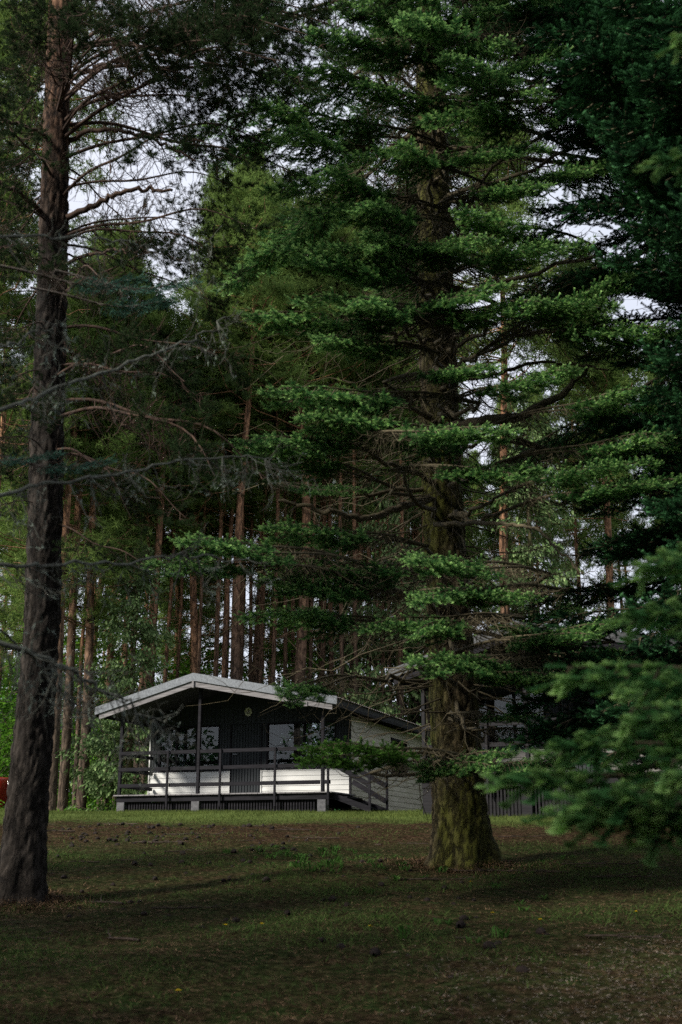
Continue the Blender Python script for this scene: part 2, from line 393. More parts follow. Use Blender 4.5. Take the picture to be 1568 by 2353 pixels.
def pine_limb(L=3.5, dens=1., tf=TUFT, bare=.3, rise=.12, sub=18):
    wood, ndl = Acc(), Acc(); K = 16; t = np.linspace(0, 1, K)
    main = np.stack([L*t, .05*L*np.sin(t*5+RNG.uniform(0, 6))*t, L*(rise*np.sin(np.pi*t)+.02*np.sin(t*11))], -1)
    wood.tube(main, .023*(L/3.5)*(1-t)**.8+.005, 7)
    at = lambda s: np.array([np.interp(s, t, main[:, i]) for i in range(3)])
    pos, dr = [], []
    for i in range(int(sub*dens)):
        s = RNG.uniform(.14, .98); p = at(s); an = RNG.uniform(35, 75)*math.pi/180*RNG.choice([-1, 1])
        d = nrm(np.array([math.cos(an), math.sin(an), RNG.uniform(-.6, .35)])); l = (.35+.9*(1-s))*RNG.uniform(.6, 1.2)
        pth = quad_path(p, d, l, .3, .3, 6, .05); wood.tube(pth, np.linspace(.009, .003, 6), 4)
        for j in range(5):
            u = RNG.uniform(.25, 1); q = pth[int(u*5)]; d2 = nrm(d+RNG.normal(0, .55, 3)); l2 = RNG.uniform(.15, .5)
            p2 = quad_path(q, d2, l2, .3, .25, 4, .07); wood.tube(p2, np.linspace(.004, .0018, 4), 3)
            if s < bare: continue
            for k in range(int(6*dens)):
                v = RNG.uniform(.2, 1)*3; i0 = min(2, int(v)); qq = p2[i0]+(p2[i0+1]-p2[i0])*(v-i0)
                pos.append(qq); dr.append(nrm(d2+RNG.normal(0, .6, 3)))
            pos.append(p2[-1]); dr.append(d2)
    if pos:
        dr = np.array(dr); A = axes(dr, nrm(RNG.normal(0, 1, dr.shape)))*RNG.uniform(.8, 1.3, (len(dr), 1, 1))
        ndl.scatter(tf[0], tf[1], np.array(pos), A, tf[2][None]*RNG.uniform(0, 1, (len(dr), 1)))
    return wood, ndl

def dead_branch(pts, r0, r1, twigs=60, tl=.35, lich=260, hang=.5):
    """grey lichen-clad branch along given points"""
    pts = np.array(pts, float); n = 40; t = np.linspace(0, 1, n); tt = np.linspace(0, 1, len(pts))
    main = np.stack([np.interp(t, tt, pts[:, i]) for i in range(3)], -1)
    ker = np.ones(5)/5
    for i in range(3): main[2:-2, i] = np.convolve(main[:, i], ker, 'valid')
    main[1:-1] += RNG.normal(0, .013, (n-2, 3))*(.3+t[1:-1, None])
    w = Acc(); w.tube(main, np.linspace(r0, r1, n), 7)
    axis = nrm(main[-1]-main[0]); tips = []
    for _ in range(twigs):
        i = RNG.integers(3, n); d = nrm(axis*.7+RNG.normal(0, .6, 3)+[0, 0, -hang]); l = tl*RNG.uniform(.3, 1.3)
        p = quad_path(main[i], d, l, .25, 0, 6, .07); w.tube(p, np.linspace(.004, .0012, 6), 3); tips.append(p)
        for _ in range(3):
            j = RNG.integers(1, 6); d2 = nrm(d+RNG.normal(0, .7, 3)); q = quad_path(p[j], d2, l*.45, .3, 0, 4, .1)
            w.tube(q, np.linspace(.0022, .0008, 4), 3); tips.append(q)
    li = Acc(); tv, tf_, tt_ = tuft(7, .022, .005)
    allp = np.concatenate(tips); idx = RNG.integers(0, len(allp), lich); dd = nrm(RNG.normal(0, 1, (lich, 3))+[0, 0, -.6])
    li.scatter(tv, tf_, allp[idx], axes(dd)*RNG.uniform(.5, 1.5, (lich, 1, 1)))
    return w, li

FW, FN = [], []
for i in range(6):
    w_, n_ = None, None
    for q in range(2):                                # two tiers of twigs, the lower a little shorter
        w2, n2 = fir_bough(3., bare=[.45, .36, .48, .42, .5, .4][i], dens=2.1, wide=.6, young_t=.35, droop=[.3, .6, .25, .45, .7, .35][i])
        if q == 0: w_, n_ = w2, n2; continue
        for A_, B_ in ((w_, w2), (n_, n2)):
            for v, f, t_, m_ in zip(B_.v, B_.f, B_.t, B_.m):
                v = v*[.93, .9, 1.]; ang = .12*(-1)**i; v = np.stack([v[:, 0]*math.cos(ang)-v[:, 1]*math.sin(ang), v[:, 0]*math.sin(ang)+v[:, 1]*math.cos(ang), v[:, 2]-.13*v[:, 0]/3], -1)
                A_.v.append(v); A_.f.append(f+A_.n); A_.t.append(t_*.8); A_.m.append(m_)
            A_.n += B_.n
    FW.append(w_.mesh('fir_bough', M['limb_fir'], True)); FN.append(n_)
def ndl_mesh(k, mat):
    key = (k, mat)
    if key not in ndl_mesh.c: ndl_mesh.c[key] = FN[k].mesh('fir_needles', M[mat])
    return ndl_mesh.c[key]
ndl_mesh.c = {}
PW, PN = [], []
for i in range(6):
    w_, n_ = pine_limb(3.5, 1.25, bare=[.5, .55, .25, .5, .45, .15][i], rise=[.14, .08, .18, .05, .12, .0][i], sub=20)
    PW.append(w_.mesh('pine_limb', M['limb_pine'], True)); PN.append(n_.mesh('pine_needles', M['pine']))

def place(child_name, mw, mn, leafname, parent, root, tip, L, roll=0., fatten=1.):
    """a limb object (wood) with a foliage sub-part, from root to tip in the parent's space"""
    root, tip = np.array(root, float), np.array(tip, float); d = tip-root; l = np.linalg.norm(d); s_ = l/L
    A = axes(d)[0]
    R = Matrix(A.tolist()).to_4x4() @ Matrix.Rotation(roll, 4, 'X') @ Matrix.Diagonal((s_, s_*fatten, s_*fatten, 1))
    R.translation = Vector(root)
    o = link(child_name, mw, parent); o.matrix_local = R
    if mn is not None: link(leafname, mn, o)
    return o

# ------------------------------------------------------------------ big trunks
def trunk_mesh(name, Ht, prof, lean, mat, sides=72, cell=.085, depth=.02, rootflare=0, seed=0, stretch=.3):
    """prof: (z, radius) list; lean: (z, dx, dy) list"""
    zs = np.concatenate([np.linspace(-.35, 9.5, 300), np.linspace(9.7, Ht, 50)])
    pz, pr = zip(*prof); lz, lx, ly = zip(*lean)
    th = np.linspace(0, 2*np.pi, sides, endpoint=False); V = np.zeros((len(zs), sides, 3)); T = np.zeros((len(zs), sides))
    for i, z in enumerate(zs):
        r = float(np.interp(z, pz, pr)); cx = float(np.interp(z, lz, lx)); cy_ = float(np.interp(z, lz, ly))
        for j, a_ in enumerate(th):
            c_, s_ = math.cos(a_), math.sin(a_)
            q = Vector((r*c_/cell, r*s_/cell, z*stretch/cell))+Vector((seed*7.3, 0, 0))
            q += .22*mnoise.noise_vector(q*.7)
            dist = mnoise.voronoi(q)[0]; e = min(1, (dist[1]-dist[0])*2.2)
            fl = rootflare*math.exp(-max(0, z)/.28)*(.55+.45*math.cos(5*a_+seed)+.3*math.cos(3*a_+1))
            rr = r+fl+depth*(e-.7)*(1 if z < 7 else .5)+.012*mnoise.noise(Vector((c_*2, s_*2, z*.8+seed)))
            V[i, j] = (cx+rr*c_, cy_+rr*s_, z); T[i, j] = max(0, 1-e*3.2)*.85
    A_ = Acc(); n = sides; K = len(zs); i_ = np.arange(K-1)[:, None]*n; j_ = np.arange(n)[None]; k_ = (j_+1) % n
    f = np.concatenate([np.stack([i_+j_, i_+k_, i_+n+k_], -1).reshape(-1, 3), np.stack([i_+j_, i_+n+k_, i_+n+j_], -1).reshape(-1, 3)])
    A_.add(V.reshape(-1, 3), f, T.ravel()); return A_.mesh(name, mat, True)

# ---- the old fir
FX, FY = 1.31, 13.4; FZ = float(H(FX, FY))-.05
fir = empty('fir_tree', (FX, FY, FZ), 0, 'big mossy fir with thick trunk and layered green boughs, right of the white cabin', 'fir tree')
fir_lean = [(0, 0, 0), (4.5, -.13, 0), (9, -.14, 0), (20, -.2, 0)]
link('trunk', trunk_mesh('fir_trunk', 21, [(-.4, .37), (0, .335), (.5, .305), (2.2, .255), (5, .235), (9, .2), (14, .12), (21, .02)], fir_lean, M['bark_fir'], rootflare=.15, seed=1, cell=.08, depth=.026, stretch=.4), fir)
def fl_at(z): return np.array([np.interp(z, [l[0] for l in fir_lean], [l[1] for l in fir_lean]), 0, z])
def fir_b(px, py, Y, rz=.5, k=None, mat='fir', fat=1., roll=0):
    lateral = abs(px-1010) > 190; Y = FY-(FY-Y)*(.52 if lateral else .85); fat *= 1.35 if lateral else 1.1
    tip = P(px, py, Y)-np.array([FX, FY, FZ]); z = max(.9, tip[2]+rz); k = random.randrange(6) if k is None else k
    c = fl_at(z); h = nrm((tip-c)*[1, 1, 0])*.15
    place('bough', FW[k], ndl_mesh(k, mat), 'needles', fir, c+h, tip, 3., roll*.7, fat)
def pad(x0, y0, x1, y1, Y0=10.4, Y1=11.2, tilt=.1, mat='fir', fat=1.0, frac=.55):
    """a bough whose leafy outer part runs from its tip (x0, y0) inwards to (x1, y1), hung from the trunk by a bare limb"""
    o3 = np.array([FX, FY, FZ]); tip, inn = P(x0, y0, Y0)-o3, P(x1, y1, Y1)-o3
    root = tip+(inn-tip)/frac; root[2] = inn[2]+.04; k = random.randrange(6)
    L_ = np.linalg.norm(tip-root); sgn = -1 if x0 < x1 else 1
    b = place('bough', FW[k], ndl_mesh(k, mat), 'needles', fir, root, tip, 3., sgn*(tilt+random.uniform(-.25, .25)), fat)
    tz = fl_at(max(.8, root[2]+random.uniform(.1, .5))); w = Acc(); n = 9; t = np.linspace(0, 1, n)[:, None]
    pth = tz+(root-tz)*t; pth[:, 2] -= .06*np.sin(np.pi*t[:, 0]); pth[1:-1] += RNG.normal(0, .035, (n-2, 3))
    w.tube(pth, np.linspace(.03, .015*L_/3+.008, n), 6)
    for _ in range(9):
        q = pth[RNG.integers(2, n)]; w.tube(quad_path(q, nrm(RNG.normal(0, 1, 3)*[1, 1, .5]), RNG.uniform(.2, .7), .2, .1, 5, .08), np.linspace(.006, .0015, 5), 3)
    me = w.mesh('limb', M['limb_fir'], True); me.transform(b.matrix_basis.inverted()); link('limb', me, b)
for a_ in [
    (640, 590, 930, 640), (600, 725, 870, 700), (710, 685, 960, 690), (620, 905, 900, 880), (545, 1020, 800, 990), (610, 1030, 770, 1075), (700, 960, 860, 960), (790, 960, 1060, 990),
    (560, 330, 800, 300), (620, 240, 860, 270), (640, 420, 900, 440), (730, 480, 960, 470), (330, 1305, 580, 1290, 9.6, 10.2), (400, 1245, 650, 1262, 9.6, 10.4), (620, 1215, 830, 1225),
    (640, 1290, 900, 1300), (590, 1345, 830, 1360), (585, 1410, 810, 1430), (860, 1440, 1060, 1400), (920, 1290, 1120, 1290, 9.8, 10.6), (960, 1370, 1160, 1330, 9.8, 10.6), (930, 1530, 1150, 1500, 10, 10.8),
    (630, 1600, 740, 1540), (780, 560, 900, 600), (750, 780, 900, 760), (830, 1130, 700, 1100, 12, 12.4), (1245, 1085, 1040, 1040, 9.8, 10.6), (1150, 995, 940, 965, 9.6, 10.4), (1260, 700, 1060, 690), (1160, 660, 960, 690),
    (1430, 640, 1240, 760), (1545, 770, 1330, 720), (1400, 700, 1180, 690), (1540, 1000, 1300, 1030), (1568, 1100, 1330, 1140), (1480, 1060, 1280, 1110), (1230, 340, 1040, 320), (1140, 560, 980, 520), (1230, 430, 1100, 400),
    (1410, 1440, 1200, 1480), (1290, 1570, 1090, 1520), (1240, 1380, 1080, 1340, 10, 10.6), (1180, 1735, 990, 1775, 10.6, 11.4), (1290, 1755, 1100, 1785, 10.8, 11.6), (940, 1770, 1080, 1760, 11, 11.8),
    (700, 110, 950, 90), (930, 20, 1100, 60), (850, 190, 1040, 210), (1180, 120, 1000, 90), (1260, 220, 1060, 230), (760, 30, 960, 10), (1120, 20, 980, 40), (1300, 120, 1120, 150), (640, 160, 850, 170), (1000, 260, 1180, 270),
    (820, 350, 1000, 360), (860, 540, 1040, 560), (1080, 480, 1260, 520), (1320, 560, 1120, 600), (1380, 380, 1180, 420), (1120, 850, 980, 830), (1330, 860, 1150, 880), (1480, 900, 1280, 930), (1130, 1445, 1290, 1470, 11.6, 12), (1330, 1400, 1180, 1430, 11.8, 12.2), (1420, 1500, 1260, 1520, 11.4, 12), (1240, 1650, 1120, 1640, 11.6, 12), (1350, 1690, 1200, 1680, 11.6, 12), (960, 180, 1120, 140, 11.4, 12), (1060, 60, 900, 110, 11.6, 12),
    (900, 60, 1060, 20, 9.8, 10.6), (1010, 150, 1180, 190, 10, 10.6)]:
    pad(*a_)
pad(700, 1728, 930, 1740, 9.8, 10.6, .1, 'fir_sunlit', 1.1)
for i in range(20):                                # the crown above and behind
    z = random.uniform(8.8, 13.5); a_ = random.uniform(0, 2*math.pi); l = 4.6*(1-z/24)+1.2
    c = fl_at(z); place('bough', FW[i % 6], ndl_mesh(i % 6, 'fir'), 'needles', fir, c, c+np.array([l*math.cos(a_), l*math.sin(a_), -.3*l+.3]), 3., random.uniform(-.3, .3))
# thick bare arm curving out to the left and right
for pts, r in [([P(985, 1145, 12.9), P(930, 1160, 12.4), P(840, 1195, 11.9), P(760, 1175, 11.7), P(640, 1150, 11.6)], .05),
               ([P(1030, 985, 12.9), P(1120, 965, 12.3), P(1200, 955, 12.), P(1290, 910, 11.8), P(1350, 840, 11.6)], .075),
               ([P(1010, 880, 12.9), P(1140, 860, 12.3), P(1230, 830, 12.1), P(1400, 850, 11.9)], .03),
               ([P(1000, 1205, 12.7), P(1120, 1200, 11.5), P(1230, 1210, 11.), P(1330, 1310, 10.5)], .028)]:
    w_, _ = dead_branch(np.array(pts)-np.array([FX, FY, FZ]), r, r*.35, 34, .5, 10, .1)
    link('bare_limb', w_.mesh('bare_limb', M['limb_fir'], True), fir)
# dead inner twigs
w_ = Acc()
for i in range(240):
    z = random.uniform(1.6, 10); a_ = random.uniform(0, 2*math.pi); d = nrm(np.array([math.cos(a_), math.sin(a_), random.uniform(-.7, .25)]))
    if z < 2.6: d = nrm(d*[1, 1, .4])
    l = random.uniform(.5, 2.2); pth = quad_path(fl_at(z)+d*.15, d, l, .1, random.uniform(-.2, .3), 8, .05); w_.tube(pth, np.linspace(.011, .002, 8), 4)
    for _ in range(4):
        j = random.randrange(2, 8); d2 = nrm(d+RNG.normal(0, .6, 3)); w_.tube(quad_path(pth[j], d2, l*.35, .3, 0, 5, .08), np.linspace(.004, .0012, 5), 3)
link('dead_twigs', w_.mesh('dead_twigs', M['limb_fir'], True), fir)

# ---- the pine on the left
PX, PY = -2.79, 11.0; PZ = float(H(PX, PY))-.05
pine = empty('pine_tree', (PX, PY, PZ), 0, 'tall dark-barked pine at the left edge with drooping limbs, nearest of the pines', 'pine tree')
pine_lean = [(0, -.03, 0), (2.5, 0, 0), (5, -.10, 0), (9, -.26, 0), (21, -.6, 0)]
link('trunk', trunk_mesh('pine_trunk', 22, [(-.4, .27), (0, .215), (.7, .192), (2.2, .168), (5, .16), (9, .128), (14, .1), (22, .02)], pine_lean, M['bark_pine'], rootflare=.07, seed=4, cell=.065, depth=.02, stretch=.42), pine)
def pl_at(z): return np.array([np.interp(z, [l[0] for l in pine_lean], [l[1] for l in pine_lean]), 0, z])
def pine_b(px, py, Y, rz=.3, k=None, roll=0, fat=1.):
    tip = P(px, py, Y)-np.array([PX, PY, PZ]); z = tip[2]+rz; k = random.choice([0, 1, 3, 4] if px > 400 else [2, 5] if px < 110 else [0, 1, 2, 3, 4, 5]) if k is None else k
    c = pl_at(z); h = nrm((tip-c)*[1, 1, 0])*.08
    place('limb', PW[k], PN[k], 'needles', pine, c+h, tip, 3.5, roll, fat)
for args in [
    (640, 60, 10.4, -.2), (600, 160, 10., .1), (560, 250, 10.6, .2), (500, 40, 9.6, 0), (640, 330, 10.4, .2), (520, 330, 9.8, .1),
    (460, 180, 9.6, .3), (420, 80, 11.8, 0), (560, 430, 10.8, .1), (600, 520, 10.2, .3), (500, 520, 10.8, 0), 
    (540, 620, 10.6, .5), (450, 600, 10.2, .0), (620, 240, 11.6, .3), (340, 30, 9.4, .2), (310, 50, 9.2, .3), (260, 0, 9.6, .3),
    (200, 20, 9, .3), (120, 10, 9, .2), (60, 60, 9.6, .3), (20, 150, 10, .3), (-60, 260, 10, .3), (-40, 380, 10.4, .4), (-80, 480, 9.8, .5), (10, 560, 9.6, .5),
    (-90, 620, 10.4, .5), (-60, 760, 10, .5), (-90, 880, 10, .5), (20, 950, 9.6, .5), (-70, 1060, 10.2, .4), (-60, 1220, 10.4, .4), (20, 240, 12.5, .2), (-30, 340, 12, .3), (40, 440, 12.6, .3), (10, 660, 12.4, .4), (-20, 820, 12.2, .4), (30, 1100, 12.4, .4), (-60, 180, 9, .2), (60, 140, 13, .2), (-50, 560, 11.6, .3),
    (500, 1090, 9.6, 1.0), (620, 1090, 10.2, 1.0), (480, 930, 10.2, .7), (560, 830, 10.4, .6), (430, 1180, 10.2, .8), (380, 770, 11.8, .6), (330, 1010, 11.6, .8),
    (520, 700, 11.6, .4), (420, 860, 9.4, .6), (300, 1180, 10, .9), (350, 560, 12.4, .2), (250, 640, 9.4, .6), (360, 1300, 10.6, .5),
    (700, 120, 11., .0), (740, 250, 11.4, .1), (720, 400, 11.8, .1), (30, 30, 12, .3), (560, 20, 11.6, .1), (450, 0, 10.8, .1), (680, 20, 10.2, 0), (760, 20, 11.2, 0), (700, 60, 9.8, 0), (800, 60, 10.6, 0), (640, 120, 9.4, .1), (840, 10, 11, 0), (580, 90, 9.6, 0), (200, 60, 12.8, .3)]:
    pine_b(*args, roll=random.uniform(-.4, .4))
for i in range(16):
    z = random.uniform(9, 21); a_ = random.uniform(0, 2*math.pi); l = 4.*(1-(z-9)/16)
    c = pl_at(z); place('limb', PW[i % 6], PN[i % 6], 'needles', pine, c, c+np.array([l*math.cos(a_), l*math.sin(a_), .2*l]), 3.5, random.uniform(-.4, .4))
for pts, r in [([P(140, 505, 11), P(200, 480, 10.8), P(260, 448, 10.6), P(330, 432, 10.5), P(395, 436, 10.4)], .036),
               ([P(135, 615, 11), P(190, 588, 10.7), P(260, 574, 10.5), P(350, 580, 10.3)], .022),
               ([P(150, 330, 11.1), P(200, 300, 10.8), P(270, 295, 10.7), P(360, 320, 10.6), P(450, 370, 10.5)], .03),
               ([P(160, 180, 11.1), P(230, 150, 10.9), P(330, 125, 10.7), P(450, 120, 10.5)], .03),
               ([P(120, 320, 11), P(60, 290, 10.5), P(-20, 270, 10)], .03), ([P(100, 490, 11), P(40, 440, 10.5), P(-20, 410, 10)], .03)]:
    w_, _ = dead_branch(np.array(pts)-np.array([PX, PY, PZ]), r, r*.4, 14, .5, 10, .2)
    link('bare_limb', w_.mesh('bare_limb', M['limb_pine'], True), pine)

# ---- fir beyond the right edge of the view, shade put into its needle colour
DX, DY = 5.4, 12.5; DZ = float(H(DX, DY))-.05
dk = empty('fir_tree', (DX, DY, DZ), 0, 'dense fir filling the upper right corner, its boughs coloured dark for shade', 'fir tree')
t_ = Acc(); zz = np.linspace(-.3, 20, 40); t_.tube(np.stack([zz*0, zz*0, zz], -1), np.interp(zz, [-.3, 0, 20], [.34, .3, .02]), 16)
link('trunk', t_.mesh('dark_fir_trunk', M['bark_fir'], True), dk)
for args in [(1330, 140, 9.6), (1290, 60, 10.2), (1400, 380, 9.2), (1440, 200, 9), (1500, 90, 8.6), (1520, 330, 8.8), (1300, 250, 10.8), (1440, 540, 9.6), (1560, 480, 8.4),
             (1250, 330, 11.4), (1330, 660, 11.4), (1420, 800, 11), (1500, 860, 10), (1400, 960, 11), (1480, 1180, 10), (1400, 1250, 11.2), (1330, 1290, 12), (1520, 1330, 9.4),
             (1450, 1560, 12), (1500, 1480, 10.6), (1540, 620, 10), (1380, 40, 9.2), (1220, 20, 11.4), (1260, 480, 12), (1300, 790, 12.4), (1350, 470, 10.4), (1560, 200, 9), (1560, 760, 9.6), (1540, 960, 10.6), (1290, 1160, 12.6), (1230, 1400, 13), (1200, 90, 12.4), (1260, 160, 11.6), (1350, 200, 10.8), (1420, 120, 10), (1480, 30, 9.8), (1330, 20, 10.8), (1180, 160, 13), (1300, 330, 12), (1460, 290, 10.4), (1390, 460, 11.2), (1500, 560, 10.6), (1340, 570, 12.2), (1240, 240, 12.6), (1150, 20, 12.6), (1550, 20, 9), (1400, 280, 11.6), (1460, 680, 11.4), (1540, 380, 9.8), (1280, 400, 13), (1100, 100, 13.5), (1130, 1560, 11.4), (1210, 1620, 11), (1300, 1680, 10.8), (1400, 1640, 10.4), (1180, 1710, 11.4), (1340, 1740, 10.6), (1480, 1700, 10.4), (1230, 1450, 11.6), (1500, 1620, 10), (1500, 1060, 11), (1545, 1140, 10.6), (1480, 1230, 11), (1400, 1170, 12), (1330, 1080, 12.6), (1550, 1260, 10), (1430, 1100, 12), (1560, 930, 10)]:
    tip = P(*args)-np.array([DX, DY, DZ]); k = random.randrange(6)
    place('bough', FW[k], ndl_mesh(k, 'fir_shaded'), 'needles', dk, (0, 0, max(1, tip[2]+.6)), tip, 3., random.uniform(-.3, .3))
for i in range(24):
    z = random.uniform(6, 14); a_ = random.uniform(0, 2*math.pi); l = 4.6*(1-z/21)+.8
    place('bough', FW[i % 6], ndl_mesh(i % 6, 'fir_shaded'), 'needles', dk, (0, 0, z), (l*math.cos(a_), l*math.sin(a_), z-.25*l), 3., random.uniform(-.3, .3))

# ---- near fir at the right edge, out of focus
NX, NY = 3.0, 4.1; NZ = float(H(NX, NY))-.05
near = empty('fir_tree', (NX, NY, NZ), 0, 'nearest fir at the right edge, its blurred bright green tips hanging before the lawn', 'fir tree')
t_ = Acc(); zz = np.linspace(-.3, 11, 30); t_.tube(np.stack([zz*0, zz*0, zz], -1), np.interp(zz, [-.3, 0, 11], [.18, .15, .02]), 16)
link('trunk', t_.mesh('near_fir_trunk', M['bark_fir'], True), near)
w_, nb_ = fir_bough(1.6, bare=.4, dens=1.0, tw=needle_twig(13, .019, .017, 7), young_t=.02, droop=.7, wide=.36, twl=.4)
w2_, nb2_ = fir_bough(1.6, bare=.45, dens=.95, tw=needle_twig(13, .019, .017, 7), young_t=.05, droop=.9, wide=.32, twl=.38)
NB = [(w_.mesh('near_bough', M['limb_fir'], True), nb_.mesh('near_needles', M['fir_near'])), (w2_.mesh('near_bough', M['limb_fir'], True), nb2_.mesh('near_needles', M['fir_near']))]
for i, args in enumerate([(1215, 1795, 3.9), (1305, 1545, 3.9), (1325, 1700, 3.8), (1480, 1300, 3.9), (1490, 1400, 3.8), (1310, 1850, 3.6), (1390, 1890, 3.5), (1510, 1870, 3.6),
                          (1420, 1830, 3.4), (1450, 1640, 3.6), (1545, 350, 3.9), (1560, 90, 4), (1530, 1560, 3.6), (1545, 1760, 3.4), (1500, 1690, 4.), (1440, 1560, 4.1), (1560, 1260, 4.1)]):
    tip = P(*args)-np.array([NX, NY, NZ])
    place('bough', *NB[i % 2], 'needles', near, (0, 0, tip[2]+.25), tip, 1.6, random.uniform(-.3, .3), .8)
for i in range(2):
    z = random.uniform(8, 10); a_ = random.uniform(0, 2*math.pi); l = 1.5*(1-z/13)+.4
    place('bough', *NB[i % 2], 'needles', near, (0, 0, z), (l*math.cos(a_), l*math.sin(a_), z-.1), 1.6)

# ---- lichen covered spruce out of frame at the left, its bare lower branches reaching in
SX, SY = -3.3, 5.2; SZ = float(H(SX, SY))-.05
sp = empty('spruce_tree', (SX, SY, SZ), 0, 'spruce past the left edge, its bare lichen-grey branches and blue-green tufts crossing the pine', 'spruce tree')
t_ = Acc(); zz = np.linspace(-.3, 14, 30); t_.tube(np.stack([zz*0, zz*0, zz], -1), np.interp(zz, [-.3, 0, 14], [.22, .19, .02]), 16)
link('trunk', t_.mesh('spruce_trunk', M['bark_grey'], True), sp)
o_ = np.array([SX, SY, SZ])
LICH = plain('lichen_tufts', (.11, .14, .12), (.22, .27, .23), .95)
for pts, r, tw_ in [([(-900, 1180, 5.3), (0, 1480, 5.6), (110, 1512, 5.7), (200, 1560, 5.9), (270, 1600, 6), (330, 1640, 6.1), (385, 1660, 6.2)], .017, 80),
               ([(-900, 1270, 5.3), (0, 1302, 6), (150, 1298, 6.3), (400, 1278, 6.8), (570, 1285, 7.2)], .015, 60),
               ([(-900, 1130, 5.3), (0, 1142, 6), (100, 1108, 6.2), (300, 1090, 6.6), (480, 1045, 7), (620, 1052, 7.3)], .015, 80),
               ([(-900, 1000, 5.3), (0, 945, 6), (120, 895, 6.3), (300, 835, 6.8), (440, 775, 7.2), (530, 735, 7.5)], .016, 80),
               ([(-900, 700, 5.3), (0, 800, 6), (80, 760, 6.2), (160, 735, 6.4)], .012, 20),
               ([(-900, 1200, 5.3), (0, 1440, 6.3), (120, 1560, 6.6), (180, 1640, 6.8)], .01, 30),
               ([(-900, 520, 5.3), (0, 545, 6), (240, 545, 6.6), (480, 590, 7.2)], .012, 50)]:
    wq, lq = dead_branch(np.array([P(*p) for p in pts])-o_, r*.95, r*.25, int(tw_*.9), .26, 90, .5)
    b_ = link('bare_branch', wq.mesh('bare_branch', M['lichen'], True), sp)
    link('lichen', lq.mesh('lichen', LICH), b_)['kind'] = 'stuff'; continue
    link('lichen', lq.mesh('lichen', plain('lichen', (.11, .14, .12), (.22, .27, .23), .95), True), b_)
w_, nb_ = fir_bough(2.0, bare=.45, dens=1.3, tw=needle_twig(22, .016, .005, 5), young_t=.1, droop=.2)
BL = (w_.mesh('spruce_bough', M['dead'], True), nb_.mesh('spruce_needles', M['blue']))
for (px, py, Y, rx) in [(455, 650, 7.6, 0), (400, 690, 7.4, 0), (330, 640, 7., 0), (260, 1060, 6.6, 0), (140, 1045, 6.2, 0)]:
    tip = P(px, py, Y)-o_; place('bough', *BL, 'needles', sp, P(px-330, py-30, Y-.5)-o_, tip, 2.0, random.uniform(-.3, .3))
for i in range(14):
    z = random.uniform(8, 13); a_ = random.uniform(0, 2*math.pi); l = 2.4*(1-z/15)+.4
    place('bough', *BL, 'needles', sp, (0, 0, z), (l*math.cos(a_), l*math.sin(a_), z-.2), 2.0)

# ------------------------------------------------------------------ background trees
def far_tuft(n, l, w, fwd=.6):
    d = nrm(RNG.normal(0, 1, (n, 3))+np.array([fwd, 0, .2])); s_ = nrm(np.cross(d, RNG.normal(0, 1, (n, 3))))*w/2
    st = d*l*.1; V = np.stack([st-s_, st+s_, d*l*RNG.uniform(.7, 1.1, (n, 1))], 1).reshape(-1, 3)
    return V, np.arange(3*n).reshape(-1, 3), np.tile([0, 0, 1.], n)*.5
def far_pine(seed, Ht=20, c0=.5, nb=95, rad=2.4):
    tr, cr = Acc(), Acc(); zz = np.linspace(-.3, Ht, 26)
    path = np.stack([.12*np.sin(zz*.35+seed)*zz/8, .1*np.sin(zz*.28+seed*2)*zz/8, zz], -1)
    tr.tube(path, np.interp(zz, [-.3, 0, Ht*.6, Ht], [.17, .15, .09, .02]), 10)
    at = lambda z: np.array([np.interp(z, zz, path[:, i]) for i in range(3)])
    for i in range(34):                                    # dead stubs and bare twigs
        z = RNG.uniform(1.5, Ht*.6); a_ = RNG.uniform(0, 6.28); d = nrm(np.array([math.cos(a_), math.sin(a_), RNG.uniform(-.4, .3)])); l = RNG.uniform(.3, 1.7)
        p = quad_path(at(z), d, l, .2, 0, 5, .08); tr.tube(p, np.linspace(.016, .004, 5), 3)
        for _ in range(3): tr.tube(quad_path(p[RNG.integers(1, 5)], nrm(d+RNG.normal(0, .7, 3)), l*.4, .3, 0, 3, .1), np.array([.006, .004, .002]), 3)
    tv, tf_, tt_ = far_tuft(7, .16, .027)
    pos, dr = [], []
    for i in range(nb):
        f_ = RNG.random()**.8; z = Ht*(c0+(1-c0)*f_); a_ = RNG.uniform(0, 6.28); l = rad*(1-f_)**.55*RNG.uniform(.5, 1.1)+.3
        d = np.array([math.cos(a_), math.sin(a_), RNG.uniform(-.15, .5)]); p = quad_path(at(z), d, l, .1, .15, 5, .06); tr.tube(p, np.linspace(.03, .008, 5), 4)
        for _ in range(5):
            u = RNG.uniform(.35, 1.05); c = p[0]+(p[-1]-p[0])*u+RNG.normal(0, .22, 3); n = 24
            pos.append(c+RNG.normal(0, 1, (n, 3))*[.18, .18, .09]); dr.append(nrm(RNG.normal(0, .8, (n, 3))+d))
    pos, dr = np.concatenate(pos), np.concatenate(dr)
    cr.scatter(tv, tf_, pos, axes(dr, nrm(RNG.normal(0, 1, dr.shape)))*RNG.uniform(.7, 1.3, (len(dr), 1, 1)), tt_[None]+RNG.uniform(-.1, .5, (len(dr), 1)))
    return tr.mesh('far_pine_trunk', M['bark_bg'], True), cr.mesh('far_pine_crown', M['pine_bg'])
